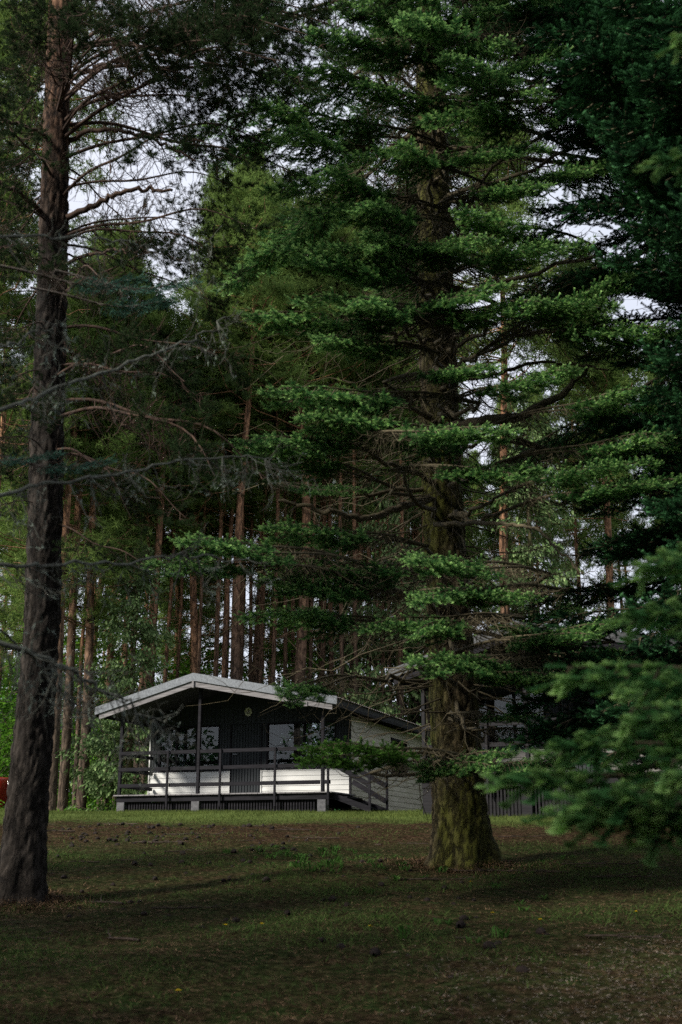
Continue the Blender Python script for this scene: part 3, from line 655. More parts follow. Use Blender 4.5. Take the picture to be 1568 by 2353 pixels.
def far_spruce(Ht=10, rad=1.9):
    tr, cr = Acc(), Acc(); zz = np.linspace(-.3, Ht, 12); tr.tube(np.stack([zz*0, zz*0, zz], -1), np.interp(zz, [-.3, Ht], [.14, .01]), 8)
    tv = np.array([[0, -.012, 0], [0, .012, 0], [.10, .014, 0], [.10, -.014, 0], [.13, 0, 0], [.05, .03, -.006], [.05, -.03, -.006]]); tf_ = np.array([[0, 1, 2], [0, 2, 3], [3, 2, 4], [1, 5, 2], [0, 3, 6]])
    tt_ = np.array([0, 0, .8, .8, 1, .4, .4]); pos, dr = [], []
    for i in range(150):
        f_ = RNG.random(); z = Ht*(.06+.93*f_); a_ = RNG.uniform(0, 6.28); l = rad*(1-f_)**.8*RNG.uniform(.6, 1.15)+.15
        d = np.array([math.cos(a_), math.sin(a_), -.25]); p = quad_path((0, 0, z), d, l, .1, .25, 5, .05); tr.tube(p, np.linspace(.02, .005, 5), 3)
        n = int(70*l/1.2)+12; u = RNG.uniform(.25, 1, n); q = p[0]+(p[-1]-p[0])*u[:, None]+RNG.normal(0, 1, (n, 3))*[.14, .14, .05]; q[:, 2] -= RNG.uniform(0, .28, n)
        pos.append(q); dr.append(nrm(d*.5+RNG.normal(0, .35, (n, 3))+[0, 0, -.7]))
    pos, dr = np.concatenate(pos), np.concatenate(dr)
    cr.scatter(tv, tf_, pos, axes(dr, nrm(RNG.normal(0, 1, dr.shape)))*RNG.uniform(.7, 1.4, (len(dr), 1, 1)), np.clip(tt_[None]*RNG.uniform(0, 1.1, (len(dr), 1)), 0, 1))
    return tr.mesh('far_spruce_trunk', M['bark_grey'], True), cr.mesh('far_spruce_crown', M['spruce_pale'])
def young_maple(seed, Ht=6, rad=1.8, n=5200):
    tr, cr = Acc(), Acc()
    for s in range(3):
        a_ = RNG.uniform(0, 6.28); tr.tube(quad_path((0, 0, -.2), nrm(np.array([.22*math.cos(a_), .22*math.sin(a_), 1])), Ht*.9, 0, 0, 8, .02), np.linspace(.035, .006, 8), 5)
    tv = np.array([[0, 0, 0], [.03, .045, .005], [.09, .03, 0], [.11, 0, -.01], [.09, -.03, 0], [.03, -.045, .005]]); tf_ = np.array([[0, 1, 2], [0, 2, 3], [0, 3, 4], [0, 4, 5]])
    pos = []
    for c in range(60):
        z = Ht*(.06+.94*RNG.random()); r = rad*(math.sin(math.pi*min(1, z/Ht*.85+.15))**.5)*RNG.uniform(.2, 1); a_ = RNG.uniform(0, 6.28)
        cpt = np.array([r*math.cos(a_), r*math.sin(a_), z]); tr.tube(quad_path((cpt[0]*.15, cpt[1]*.15, z*.8), nrm(cpt-[cpt[0]*.15, cpt[1]*.15, z*.8]), r*.9+.2, 0, 0, 4, .03), np.linspace(.012, .003, 4), 3)
        pos.append(cpt+RNG.normal(0, 1, (n//60, 3))*[.34, .34, .13])
    pos = np.concatenate(pos); dr = nrm(RNG.normal(0, 1, pos.shape)*[1, 1, .4]+[0, 0, -.25])
    cr.scatter(tv, tf_, pos, axes(dr, nrm(RNG.normal(0, .45, dr.shape)+[0, 0, 1]))*RNG.uniform(.6, 1.3, (len(dr), 1, 1)), np.repeat(RNG.uniform(0, 1, len(dr))**1.5, len(tv)))
    return tr.mesh('maple_stems', M['dead'], True), cr.mesh('maple_leaves', M['leaf'])

def inst(name, tm, cm, loc, rz, s_, label, cat, group, crown='crown', stem='trunk'):
    e = empty(name, loc, rz, label, cat, group); e.scale = s_
    link(stem, tm, e); link(crown, cm, e); return e
FP = [far_pine(1), far_pine(2, 22, .55, 100, 2.6), far_pine(3, 18, .3, 110, 2.3), far_pine(5, 21, .6, 85, 2.7)]
PINE_GROUP = 'pines of the forest behind the cabins'
named = [  # px of the trunk at roof height, metres ahead, thickness, variant, label
    (42, 23, .7, 1, 'grey-brown pine trunk half hidden behind the near left pine, above the red car'),
    (445, 38, 1.15, 0, 'orange-barked pine standing right behind the cabin roof ridge'),
    (505, 41, 1.0, 2, 'pine with pale dangling twigs just right of the cabin roof ridge'),
    (540, 36, 1.1, 3, 'dark-trunked pine behind the middle of the cabin roof'),
    (585, 40, 1.25, 1, 'thick dark pine behind the right half of the cabin roof'),
    (687, 37, 1.35, 3, 'straight tall orange pine behind the right end of the cabin roof'),
    (735, 43, 1.0, 0, 'thin grey pine next to the straight orange pine behind the cabin'),
    (815, 40, 1.4, 1, 'thick red-brown pine seen between the cabin and the mossy fir'),
    (868, 45, .9, 2, 'slim reddish pine left of the mossy fir trunk'),
    (958, 40, 1.1, 3, 'brown pine trunk between the two cabins beside the mossy fir'),
    (245, 39, 1.0, 0, 'red-brown pine behind the pale spruce left of the cabin'),
    (300, 43, 1.0, 1, 'dark pine behind the left eave of the cabin'),
    (335, 36, 1.05, 3, 'mossy-barked pine seen past the left corner of the porch'),
    (150, 34, 1.0, 2, 'slim pine just right of the near left pine trunk'),
    (205, 44, 1.1, 1, 'dark pine deep in the shade between the red car and the cabin'),
    (390, 46, 1.0, 1, 'orange-topped pine above the left slope of the cabin roof'),
    (1180, 36, 1.2, 1, 'pine standing behind the second cabin roof'),
    (1420, 38, 1.1, 0, 'pine behind the second cabin seen past the right boughs')]
for px, Y, th_, k, lab in named:
    x = (px-784)/F*Y*CT*1.02; z = float(H(x, Y))
    inst('pine_tree', *FP[k], (x, Y, z-.05), random.uniform(0, 6.28), (th_, th_, .78 if 190 < px < 450 else random.uniform(.95, 1.15)), lab, 'pine tree', PINE_GROUP)
rows = [(31, 0, ''), (47, 16, 'far slim pine in the forest belt behind the cabins'), (56, 15, 'very far pine at the back of the forest behind the cabins')]
for Y0, n, lab in rows:
    for i in range(n):
        px = -60+1700*(i+.5)/n+random.uniform(-30, 30); Y = Y0+random.uniform(-3, 3); x = (px-784)/2852*Y
        s_ = random.uniform(.85, 1.2)
        where = 'left of the near left pine' if px < 20 else 'left of the cabin' if px < 230 else 'above the left roof slope' if px < 445 else 'above the right roof slope' if px < 780 else 'between the cabin and the mossy fir' if px < 990 else 'right of the mossy fir trunk' if px < 1280 else 'near the right edge'
        lab = nth((Y0, where))+(' far slim pine from the left ' if Y0 < 50 else ' farthest pine from the left ')+where
        inst('pine_tree', *FP[random.randrange(4)], (x, Y, float(H(x, Y))-.05), random.uniform(0, 6.28), (s_*.62, s_*.62, random.uniform(.85, 1.1)*(.75 if 180 < px < 470 else 1)), lab, 'pine tree', PINE_GROUP)
for i in range(30):
    px = 165+28.5*i+random.uniform(-9, 9); Y = random.uniform(37, 40.5); x = (px-784)/2852*Y; s_ = random.uniform(.42, .72)
    if px < 430: hz = random.uniform(.66, .8)
    else: hz = random.uniform(.85, 1.1)
    where = 'left of the cabin' if px < 230 else 'over the left roof slope' if px < 445 else 'over the right roof slope' if px < 775 else 'before the mossy fir'
    inst('pine_tree', *FP[[3, 1, 3, 0][i % 4]], (x, Y, float(H(x, Y))-.05), random.uniform(0, 6.28), (s_, s_, hz), nth('f'+where)+' slender pine trunk from the left in the front row '+where, 'pine tree', PINE_GROUP)
lowp = iter(['low-branched pine hidden past the left edge', 'olive-green pine crown right of the near left pine', 'olive pine with high crown left of the cabin', 'pine past the left edge beside the near left pine', 'pine crown rising behind the right roof slope', 'low-branched pine left of the near left pine trunk', 'low-branched pine far out past the left edge', 'deep wood pine between the near left pine and the cabin']+['low-branched olive-green pine left of the cabin']*9)
for px, Y, k in [(-90, 31, 0), (110, 33, 2), (180, 34, 0), (-120, 29, 1), (620, 45, 2), (60, 37, 2), (-150, 40, 2), (100, 46, 1)]:
    x = (px-784)/2852*Y; s_ = random.uniform(.85, 1.1)
    inst('pine_tree', *FP[k], (x, Y, float(H(x, Y))-.05), random.uniform(0, 6.28), (s_, s_, random.uniform(.8, 1.05)), next(lowp), 'pine tree', PINE_GROUP)
for i, (x, Y) in enumerate([(-4, -13), (1, -9), (6, -14), (11, -7), (-2, -19), (4, -20), (-10, -17), (9, -20), (12, 14), (13, 21), (9.5, 7), (7, -1), (3.5, -11), (-5, -8), (-11, -5)]):  # out of view, crowns enlarged; added to cut skylight and dim window reflections
    inst('pine_tree', *FP[i % 3], (x, Y, float(H(x, Y))-.05), random.uniform(0, 6.28), (1.5, 1.5, .9), 'unseen pine added around the viewer for shade and darker window reflections', 'pine tree', 'pines added around the viewer')
FS = [far_spruce(10, 2.), far_spruce(13, 2.2)]
for px, Y, k, s_, lab in [(285, 34, 0, (.95, .95, .80), 'pale green spruce with hanging light tips beside the left end of the cabin'),
                          (925, 38, 1, (1.2, 1.2, 1.25), 'tall pale blue-green spruce between the cabin and the mossy fir'),
                          (1000, 40, 1, (1.2, 1.2, 1.15), 'pale spruce behind the mossy fir trunk'),
                          (1250, 36, 1, (1.2, 1.2, 1.1), 'pale spruce behind the second cabin, right of the mossy fir'),
                          (790, 44, 0, (1., 1., 1.), 'small pale spruce behind the right end of the cabin roof')]:
    x = (px-784)/2852*Y
    inst('spruce_tree', *FS[k], (x, Y, float(H(x, Y))-.05), random.uniform(0, 6.28), s_, lab, 'spruce tree', 'pale spruces behind the cabins')
for x, Y, s_ in [(-4.7, 3.2, .62), (-4.9, 5.4, .68), (-5.3, 8., .66), (-7.2, 10.3, .7), (-7.4, 6.2, .85)]:  # out of view, put in to keep the sun off the near ground
    inst('spruce_tree', *FS[0], (x, Y, float(H(x, Y))-.05), random.uniform(0, 6.28), (s_*1.25, s_*1.25, s_), 'unseen low young spruce added past the left edge to shade the foreground', 'spruce tree', 'young spruces added past the left edge')
MP = [young_maple(1), young_maple(2, 4.2, 1.6, 4200), young_maple(3, 7.5, 2.0, 6400)]
for i in range(30):
    px = -80+1720*(i+.5)/30+random.uniform(-25, 25); Y = [40.5, 44, 49][i % 3]+random.uniform(-1.5, 1.5); x = (px-784)/2852*Y; s_ = random.uniform(.85, 1.15)
    if px < 250 and Y < 41: Y += 8; x = (px-784)/2852*Y
    where = 'left of the cabin' if px < 240 else 'behind the cabin roof' if px < 800 else 'between the two cabins' if px < 1050 else 'behind the second cabin'
    inst('broadleaf_sapling', *MP[i % 3], (x, Y, float(H(x, Y))-.05), random.uniform(0, 6.28), (s_, s_, s_), nth((i % 3, where))+' '+['middling', 'low bushy', 'tall'][i % 3]+' leafy sapling from the left, '+where, 'sapling', 'broadleaf saplings '+where, 'leaves', 'stems')

# far wood all round; the tall unseen part added to darken window reflections
A_ = Acc(); n = 130000; a_ = RNG.uniform(0, 6.283, n); rr = RNG.uniform(60, 76, n); x, y = rr*np.cos(a_), 12+rr*np.sin(a_)
infront = (y > 40) & (np.abs(x) < 22)
z = RNG.random(n)*np.where(infront, 5.5, 17)*(.75+.25*np.sin(a_*23)+.12*np.sin(a_*61))
dd = nrm(RNG.normal(0, 1, (n, 3))); tvb = 1.7*np.array([[0, 0, 0], [.12, .10, 0], [.42, 0, -.03], [.15, -.11, 0]])
A_.scatter(tvb, np.array([[0, 1, 2], [0, 2, 3]]), np.stack([x, y, H(x, y)+z], -1), axes(dd, nrm(RNG.normal(0, 1, dd.shape))), np.repeat(RNG.random(n), 4))
tag(link('distant_wood', A_.mesh('distant_wood', M['fir_shaded'])), 'dark far wood behind the last pines, carried on unseen to darken window reflections', 'wood', kind='stuff')

for i, (px, Y) in enumerate([(-60, 50), (15, 48), (75, 51), (135, 49), (-10, 53), (190, 52)]):
    x = (px-784)/2852*Y; inst('broadleaf_sapling', *MP[i % 3], (x, Y, float(H(x, Y))-.05), i*1.1, (1.15, 1.15, 1.2), nth('edge')+' leafy sapling from the left in the gap behind the red car', 'sapling', 'broadleaf saplings behind the red car', 'leaves', 'stems')
# ------------------------------------------------------------------ cabins
def wood_dark(name, c1, c2): return plain(name, c1, c2, .75, (3, 30, 30), .12, 0, .3)
M['dark_wood'] = wood_dark('dark_stained_wood', (.006, .006, .008), (.020, .019, .024))
M['dark_panel'] = plain('dark_blue_cladding', (.010, .014, .018), (.020, .026, .032), .6, (30, 30, 3))
M['grey_wood'] = plain('weathered_grey_wood', (.10, .095, .10), (.24, .23, .24), .8, (2.5, 40, 40))
M['soffit'] = plain('dark_soffit', (.010, .010, .011), (.02, .02, .022), .8)
M['block'] = plain('concrete_block', (.07, .07, .078), (.14, .14, .15), .9, (12, 12, 12), .2, 0, .4)
M['zinc'] = plain('galvanised_zinc', (.085, .092, .105), (.19, .21, .23), .42, (22, 22, 22), .5, .35, .05, 8.)
M['dim'] = plain('shade_dimmed_siding', (.14, .135, .13), (.24, .23, .22), .7, (1.5, 1.5, 9))  # siding colour lowered for the shade on the second cabin
M['zinc_shaded'] = plain('shade_dimmed_zinc', (.03, .033, .036), (.07, .075, .08), .5, (22, 22, 22), .4, .3, .05, 8.)  # same zinc, darkened as if shaded, second cabin only
M['wood_shaded'] = plain('wood_shaded', (.006, .006, .008), (.016, .015, .018), .7, (3, 30, 30), .2, 0, .3)  # dark stained wood again, shade put into the colour
M['tin'] = plain('corrugated_tin', (.25, .24, .26), (.42, .36, .34), .45, (3, 3, 3), .5, .5)
M['curtain'] = plain('grey_curtain', (.10, .10, .10), (.20, .20, .19), .9, (40, 2, 1))
M['brown_curtain'] = plain('brown_curtain', (.035, .015, .012), (.06, .026, .02), .9, (40, 2, 1))
M['sign'] = plain('cream_enamel', (.40, .40, .30), (.55, .55, .42), .4, (5, 5, 5))
M['ink'] = plain('black_enamel', (.015, .015, .012), (.025, .025, .02), .5)
def siding(name, c1, c2):
    m, nt, bs = new_mat(name)
    no = N(nt, 'ShaderNodeTexNoise', Scale=1., Detail=5.); nt.links.new(coords(nt, (1.5, 1.5, 9)), no.inputs['Vector'])
    nt.links.new(ramp(nt, no.outputs['Fac'], [(.3, c1), (.7, c2)]), bs.inputs['Base Color']); bs.inputs['Roughness'].default_value = .5
    return m
M['white'] = siding('white_siding', (.46, .47, .46), (.60, .61, .60))
M['beige'] = siding('weathered_siding', (.30, .27, .22), (.42, .39, .33))
def glass_mat():
    m, nt, bs = new_mat('window_glass'); nt.nodes.remove(bs)
    g = N(nt, 'ShaderNodeBsdfGlossy', Roughness=.01); t = nt.nodes.new('ShaderNodeBsdfTransparent'); t.inputs[0].default_value = (.75, .8, .82, 1)
    fr = N(nt, 'ShaderNodeFresnel', IOR=1.5); mx = nt.nodes.new('ShaderNodeMixShader')
    no = N(nt, 'ShaderNodeTexNoise', Scale=1.2); nt.links.new(coords(nt), no.inputs['Vector']); b = nt.nodes.new('ShaderNodeBump'); b.inputs['Strength'].default_value = .06; nt.links.new(no.outputs['Fac'], b.inputs['Height']); nt.links.new(b.outputs[0], g.inputs['Normal'])
    nt.links.new(fr.outputs[0], mx.inputs[0]); nt.links.new(t.outputs[0], mx.inputs[1]); nt.links.new(g.outputs[0], mx.inputs[2])
    nt.links.new(mx.outputs[0], nt.nodes['Material Output'].inputs['Surface']); return m
M['glass'] = glass_mat()

def lap_siding_bm(bm, x0, x1, y, z0, z1, pitch=.115, out=-1, axis='x'):
    """overlapping boards: each a thin wedge, lower edge proud"""
    z = z0
    while z < z1-.01:
        zt = min(z+pitch, z1); th = .014
        if axis == 'x':
            pts = [(x0, y, z), (x0, y+out*th, z), (x0, y+out*th, z+.006), (x0, y+out*.003, zt-.002), (x0, y, zt-.002)]; ex = (x1-x0, 0, 0)
        else:
            pts = [(y, x0, z), (y-out*th, x0, z), (y-out*th, x0, z+.006), (y-out*.003, x0, zt-.002), (y, x0, zt-.002)]; ex = (0, x1-x0, 0)
        bm.prism(pts, ex, 0); z = zt
def roof_z(a_):                        # top of the roof above the deck's ground, asymmetric gable, ridge at a = 1.98
    return np.interp(a_, [-.56, 1.98, 5.5], [2.43, 3.12, 2.44])

def cabin(root, depth=8.2, sign=False, base=0., side=True):
    M = dict(globals()['M'])
    if base: M['grey_wood'] = M['dark_wood']; M['zinc'] = M['zinc_shaded']; M['dark_wood'] = M['wood_shaded']; M['white'] = M['beige'] = M['dim']; M['tin'] = M['zinc_shaded']  # second cabin: same materials, its shade put into darker colours
    D = .43                                           # deck top
    # deck
    bm = BM()
    a_ = -.12
    while a_ < 5.25:
        w = .135; bm.box(a_, a_+w-.008, -.07-random.uniform(0, .012), 1.57, D-.03, D-random.uniform(0, .004)); a_ += w
    bm.build('deck_boards', M['grey_wood'], root)
    BM().box(-.07, 5.2, -.02, .04, D-.16, D-.033).box(-.07, -.02, .045, 1.56, D-.16, D-.033).box(5.15, 5.2, .045, 1.56, D-.16, D-.033).build('deck_beam', M['dark_wood'], root)
    for b0, b1 in ((.15, 1.84), (2.08, 4.9)):
        bm = BM(); a_ = b0
        while a_ < b1-.035: bm.box(a_, a_+.035, .02+.03, .075, base+.01, D-.162); a_ += .068
        bm.build('skirting', M['dark_wood'], root)
    BM().box(-.02, 5.1, .22, .24, base, D-.17).build('skirting_backing', M['soffit'], root)
    for x in (-.06, 1.86, 4.92):
        BM().box(x, x+.2, -.015, .2, base-.2, D-.165, .008).build('pier', M['dark_wood' if base else 'block'], root)
    # posts
    for x in (0, 2.02, 5.05):
        BM().box(x-.036, x+.036, -.055, .022, D-.001, roof_z(x)-.2, .006).build('post', M['dark_wood'], root)
    for x in (1.27, 2.6, 3.94, 5.2):
        BM().box(x-.025, x+.025, -.11, -.072, -.0+D-.3, 1.41, .004).build('baluster', M['dark_wood'], root)
    for k_, zt in enumerate((1.41, 1.04, .67)):
        segs = [(-.02, 1.25), (1.29, 1.97), (2.07, 2.58), (2.62, 3.92), (3.96, 5.0), (5.1, 5.24)] if k_ < 3 else []
        bm = BM()
        for s0, s1 in segs:
            if s1-s0 < .2 and k_ == 0: continue
            bm.box(s0, s1, -.065, -.03, zt-.082, zt, .004)
        bm.build('rail_board', M['dark_wood'], root)
        BM().box(-.028, .012, .035, 1.55, zt-.082, zt, .004).build('rail_board', M['dark_wood'], root)
    # front wall at b = 1.6
    B = 1.6; A0, A1 = -.12, 5.15
    top = lambda x: float(roof_z(x))-.16
    bm = BM()
    lap_siding_bm(bm, A0, 2.06, B, D, 1.03); bm.build('siding_panel', M['white'], root)
    bm = BM(); lap_siding_bm(bm, 2.88, A1, B, D, 1.03); bm.build('siding_panel', M['white'], root)
    for x0, x1, z1 in ((A0-.01, A0+.02, 2.3), (2.04, 2.07, 1.03), (2.87, 2.9, 1.03), (A1-.03, A1+.005, 1.03)): BM().box(x0, x1, B-.028, B-.016, D, z1).build('trim', M['white'], root)
    BM().box(A0, 2.06, B+.002, B+.06, D, 1.03).box(2.88, A1, B+.002, B+.06, D, 1.03).build('inner_wall', M['soffit'], root)
    # upper dark cladding
    BM().prism([(A0, B, 2.14), (A1, B, 2.14), (A1, B, top(A1)), (1.98, B, top(1.98)), (A0, B, top(A0))], (0, .06, 0), 0).build('gable_wall', M['dark_panel'], root)
    bm = BM()
    for x in np.arange(A0+.05, A1, .12): bm.box(x, x+.03, B-.014, B-.002, 2.15, top(x)-.02)
    bm.build('gable_battens', M['dark_panel'], root)
    # cladding left strip, between windows, door bay
    for x0, x1 in ((A0, .12), (1.78, 2.05), (2.9, 3.0), (4.78, A1)):
        bm = BM(); bm.box(x0, x1, B, B+.06, 1.032, 2.138)
        for x in np.arange(x0+.01, x1-.03, .075): bm.box(x, x+.03, B-.016, B+.001, 1.035, 2.135)
        bm.build('wall_cladding', M['dark_panel'], root)
    # door
    dr = BM().box(2.09, 2.86, B+.01, B+.05, D, 2.13).build('door', M['dark_panel'], root)
    bm = BM()
    for x in np.arange(2.11, 2.84, .075): bm.box(x, x+.035, B-.008, B+.008, D+.02, 2.12)
    bm.build('door_battens', M['dark_panel'], dr)
    BM().cyl((2.17, B-.03, 1.42), .018, .05, 'Y', 12).box(2.16, 2.27, B-.06, B-.045, 1.41, 1.43).build('handle', M['zinc'], dr)
    BM().box(2.052, 2.088, B-.02, B+.05, D, 2.137).box(2.862, 2.898, B-.02, B+.05, 1.034, 2.137).build('door_frame', M['dark_wood'], root)
    # windows
    for x0, x1, mull in ((.12, 1.78, (.58, 1.12,)), (3.0, 4.78, (3.95,))):
        bm = BM(); bm.box(x0, x1, B-.02, B+.05, 1.034, 1.07).box(x0, x1, B-.02, B+.05, 2.10, 2.137)
        xs = [x0]+[m_ for m_ in mull]+[x1-.04]
        for x in xs: bm.box(x, x+.045 if x != x1-.04 else x1, B-.02, B+.05, 1.071, 2.099)
        wf = bm.build('window', M['dark_wood'], root)
        BM().box(x0+.02, x1-.02, B+.02, B+.026, 1.06, 2.11).build('pane', M['glass'], wf)
        # curtains hang just inside
        for c0, c1, mt in (((x0+.05, x0+.34, 'brown_curtain'), (x0+.46, x0+.66, 'curtain')) if x0 < 1 else ((x0+.02, x0+.3, 'curtain'), (x1-.35, x1-.1, 'curtain'))):
            aa = Acc(); n = 40; xx = np.linspace(c0, c1, n); yy = B+.13+.02*np.sin(np.linspace(0, 9*math.pi, n))
            v = np.concatenate([np.stack([xx, yy, xx*0+1.0], -1), np.stack([xx, yy, xx*0+2.13], -1)]); i_ = np.arange(n-1)
            aa.add(v, np.concatenate([np.stack([i_, i_+1, i_+n+1], -1), np.stack([i_, i_+n+1, i_+n], -1)]))
            link('curtain', aa.mesh('curtain', M[mt], True), wf)
    # room behind
    BM().box(A0+.01, A1-.06, B+.07, depth-.07, D-.06, D-.02).build('inner_floor', M['soffit'], root)
    BM().box(A0+.01, A1-.06, depth-.06, depth-.02, D, 1.1).box(A0+.01, 1.0, depth-.06, depth-.02, 1.1, 2.25).box(1.8, A1-.06, depth-.06, depth-.02, 1.1, 2.25).build('back_wall', M['beige'], root)
    BM().box(A0-.002, A0+.05, B+.062, depth-.07, D, 2.24).build('side_wall', M['beige'], root)
    # right side wall with lap siding and a window
    W0, W1, wz0, wz1 = 4.7, 6.1, 1.1, 2.0
    BM().box(A1-.05, A1-.004, B+.062, W0, .12, 2.24).box(A1-.05, A1-.004, W1, depth, .12, 2.24).box(A1-.05, A1-.004, W0+.002, W1-.002, .12, wz0).box(A1-.05, A1-.004, W0+.002, W1-.002, wz1, 2.24).build('side_wall', M['beige'], root)
    bm = BM(); lap_siding_bm(bm, B-.01, depth, A1, .15, wz0, .13, -1, 'y'); lap_siding_bm(bm, B-.01, W0-.02, A1, wz0, wz1, .13, -1, 'y'); lap_siding_bm(bm, W1+.02, depth, A1, wz0, wz1, .13, -1, 'y'); lap_siding_bm(bm, B-.01, depth, A1, wz1, 2.24, .13, -1, 'y')
    bm.build('side_siding', M['beige'], root)
    sw = BM().box(A1-.03, A1+.03, W0, W0+.05, wz0, wz1).box(A1-.03, A1+.03, W1-.05, W1, wz0, wz1).box(A1-.03, A1+.03, W0+.052, W1-.052, wz0, wz0+.05).box(A1-.03, A1+.03, W0+.052, W1-.052, wz1-.05, wz1).build('window', M['dark_wood'], root)
    BM().box(A1-.01, A1-.004, W0+.04, W1-.04, wz0+.04, wz1-.04).build('pane', M['glass'], sw)
    # roof: two slabs, tin sheet, fascia, trim board, soffit
    fr = -.35; bk = depth+.25
    for x0, x1 in ((-.56, 1.98), (1.98, 5.5)):
        z0, z1 = float(roof_z(x0)), float(roof_z(x1))
        BM().prism([(x0, fr+.02, z0-.15), (x1, fr+.02, z1-.15), (x1, fr+.02, z1-.035), (x0, fr+.02, z0-.035)], (0, bk-fr-.02, 0), 0).build('roof_slab', M['soffit'], root)
        # corrugated sheet, waves run down the slope so they show along the eave
        ny = int((bk-fr)/.02); yy = np.linspace(fr+.03, bk, ny); wv = .009*np.sin(yy*2*math.pi/.14)
        n_ = 6; tt = np.linspace(0, 1, n_); ov = -.05 if x0 < 0 else .05
        xa, xb = (x0+ov, x1) if x0 < 0 else (x0, x1+ov)
        X = xa+(xb-xa)*tt; Z = z0+(z1-z0)*(X-x0)/(x1-x0)
        V = np.stack([np.repeat(X[None], ny, 0), np.repeat(yy[:, None], n_, 1), Z[None]-.018+wv[:, None]], -1)
        aa = Acc()
        for off in (0, .006):
            Vv = V.copy(); Vv[..., 2] += off; i_ = (np.arange(ny-1)[:, None]*n_+np.arange(n_-1)[None]).ravel()
            aa.add(Vv.reshape(-1, 3), np.concatenate([np.stack([i_, i_+1, i_+n_+1], -1), np.stack([i_, i_+n_+1, i_+n_], -1)]))
        link('roof_sheet', aa.mesh('roof_sheet', M['tin'], True), root)
        # zinc fascia on the front edge
        BM().prism([(x0, fr-.02, z0-.17), (x1, fr-.02, z1-.17), (x1, fr-.02, z1+.01), (x0, fr-.02, z0+.01)], (0, .035, 0), 0).build('fascia', M['zinc'], root)
        xi0, xi1 = (x0+.1, x1) if x0 < 0 else (x1-3.5+.0, x1-.12)
        BM().prism([(xi0, fr+.017, float(roof_z(xi0))-.3), (xi1, fr+.017, float(roof_z(xi1))-.3), (xi1, fr+.017, float(roof_z(xi1))-.172), (xi0, fr+.017, float(roof_z(xi0))-.172)], (0, .03, 0), 0).build('barge_board', M['grey_wood'], root)
        xe = x0 if x0 < 0 else x1; ze = float(roof_z(xe))
        BM().box(min(xe, xe-.03 if xe > 0 else xe+.03), max(xe, xe-.03 if xe > 0 else xe+.03), fr+.02, bk, ze-.21, ze-.152).build('eave_board', M['dark_wood'], root)
    BM().box(1.955, 2.005, fr-.024, fr+.1, float(roof_z(1.98))-.33, float(roof_z(1.98))-.17).box(4.72, 4.8, fr-.005, fr+.1, 2.26, 2.36).build('rafter_end', M['grey_wood'], root)
    # stairs on the right of the porch
    bm = BM()
    for i in range(3): bm.box(5.3+.27*i, 5.56+.27*i, .15, 1.2, D-.1-.13*i-.03, D-.1-.13*i)
    bm.build('stair_treads', M['dark_wood'], root)
    for b_ in (.12, 1.22): BM().beam((5.22, b_, D-.08), (6.15, b_, .02), .03, .12).build('stair_stringer', M['dark_wood'], root)
    for b_, za, zb in ((.1, 1., .55), (1.26, 1.04, .59), (1.26, .7, .25)): BM().beam((5.3, b_, za), (6.1, b_, zb), .025, .11).build('stair_rail', M['dark_wood'], root)
    for x, b_, z_ in ((6.08, .04, 1.02), (6.08, 1.29, 1.05), (5.2, 1.29, 1.35)): BM().box(x, x+.05, b_, b_+.04, 0, z_).build('stair_post', M['dark_wood'], root)
    if sign:
        s0 = empty('number_sign', (0, 0, 0)); s0.parent = root
        bm = BM(); bm.box(-.09, .09, 0, .012, -.1, .1); es = [e for e in bm.b.edges if abs((e.verts[0].co-e.verts[1].co).y) > .005]
        bmesh.ops.bevel(bm.b, geom=es, offset=.04, segments=5, affect='EDGES'); pl = bm.build('number_plate', M['sign'], root); s0_ = pl
        pl.location = (2.52, 1.572, 2.42); pl.rotation_euler = (0, math.radians(-12), 0)
        for ch, dx, sz in (('1', -.052, .085), ('0', -.008, .13)):
            cu = bpy.data.curves.new('numeral', 'FONT'); cu.body = ch; cu.size = sz; cu.extrude = .002; cu.offset = .0016
            tmp = bpy.data.objects.new('tmp', cu); col.objects.link(tmp); bpy.context.view_layer.update()
            me = bpy.data.meshes.new_from_object(tmp.evaluated_get(bpy.context.evaluated_depsgraph_get())); bpy.data.objects.remove(tmp)
            me.materials.clear(); me.materials.append(M['ink'])
            if sz > .1: me.transform(Matrix.Diagonal((.85, 1, 1, 1)))
            n_ = link('numeral', me, pl); n_.rotation_euler = (math.pi/2, 0, 0); n_.location = (dx, -.004, -.045)
        bpy.data.objects.remove(s0)

cab1 = empty('cabin', (-5.15, 28.5, .86), math.atan2(-.336, .942), 'white and black wooden cabin number 10 with railed porch and grey gable roof', 'cabin')
cabin(cab1, 8.2, True)
cab2 = empty('cabin', (1.55, 22.4, .86), math.radians(-30), 'second cabin, coloured dark for shade, mostly hidden behind the mossy fir and the right boughs', 'cabin')
cabin(cab2, 8.2, False, -.3)

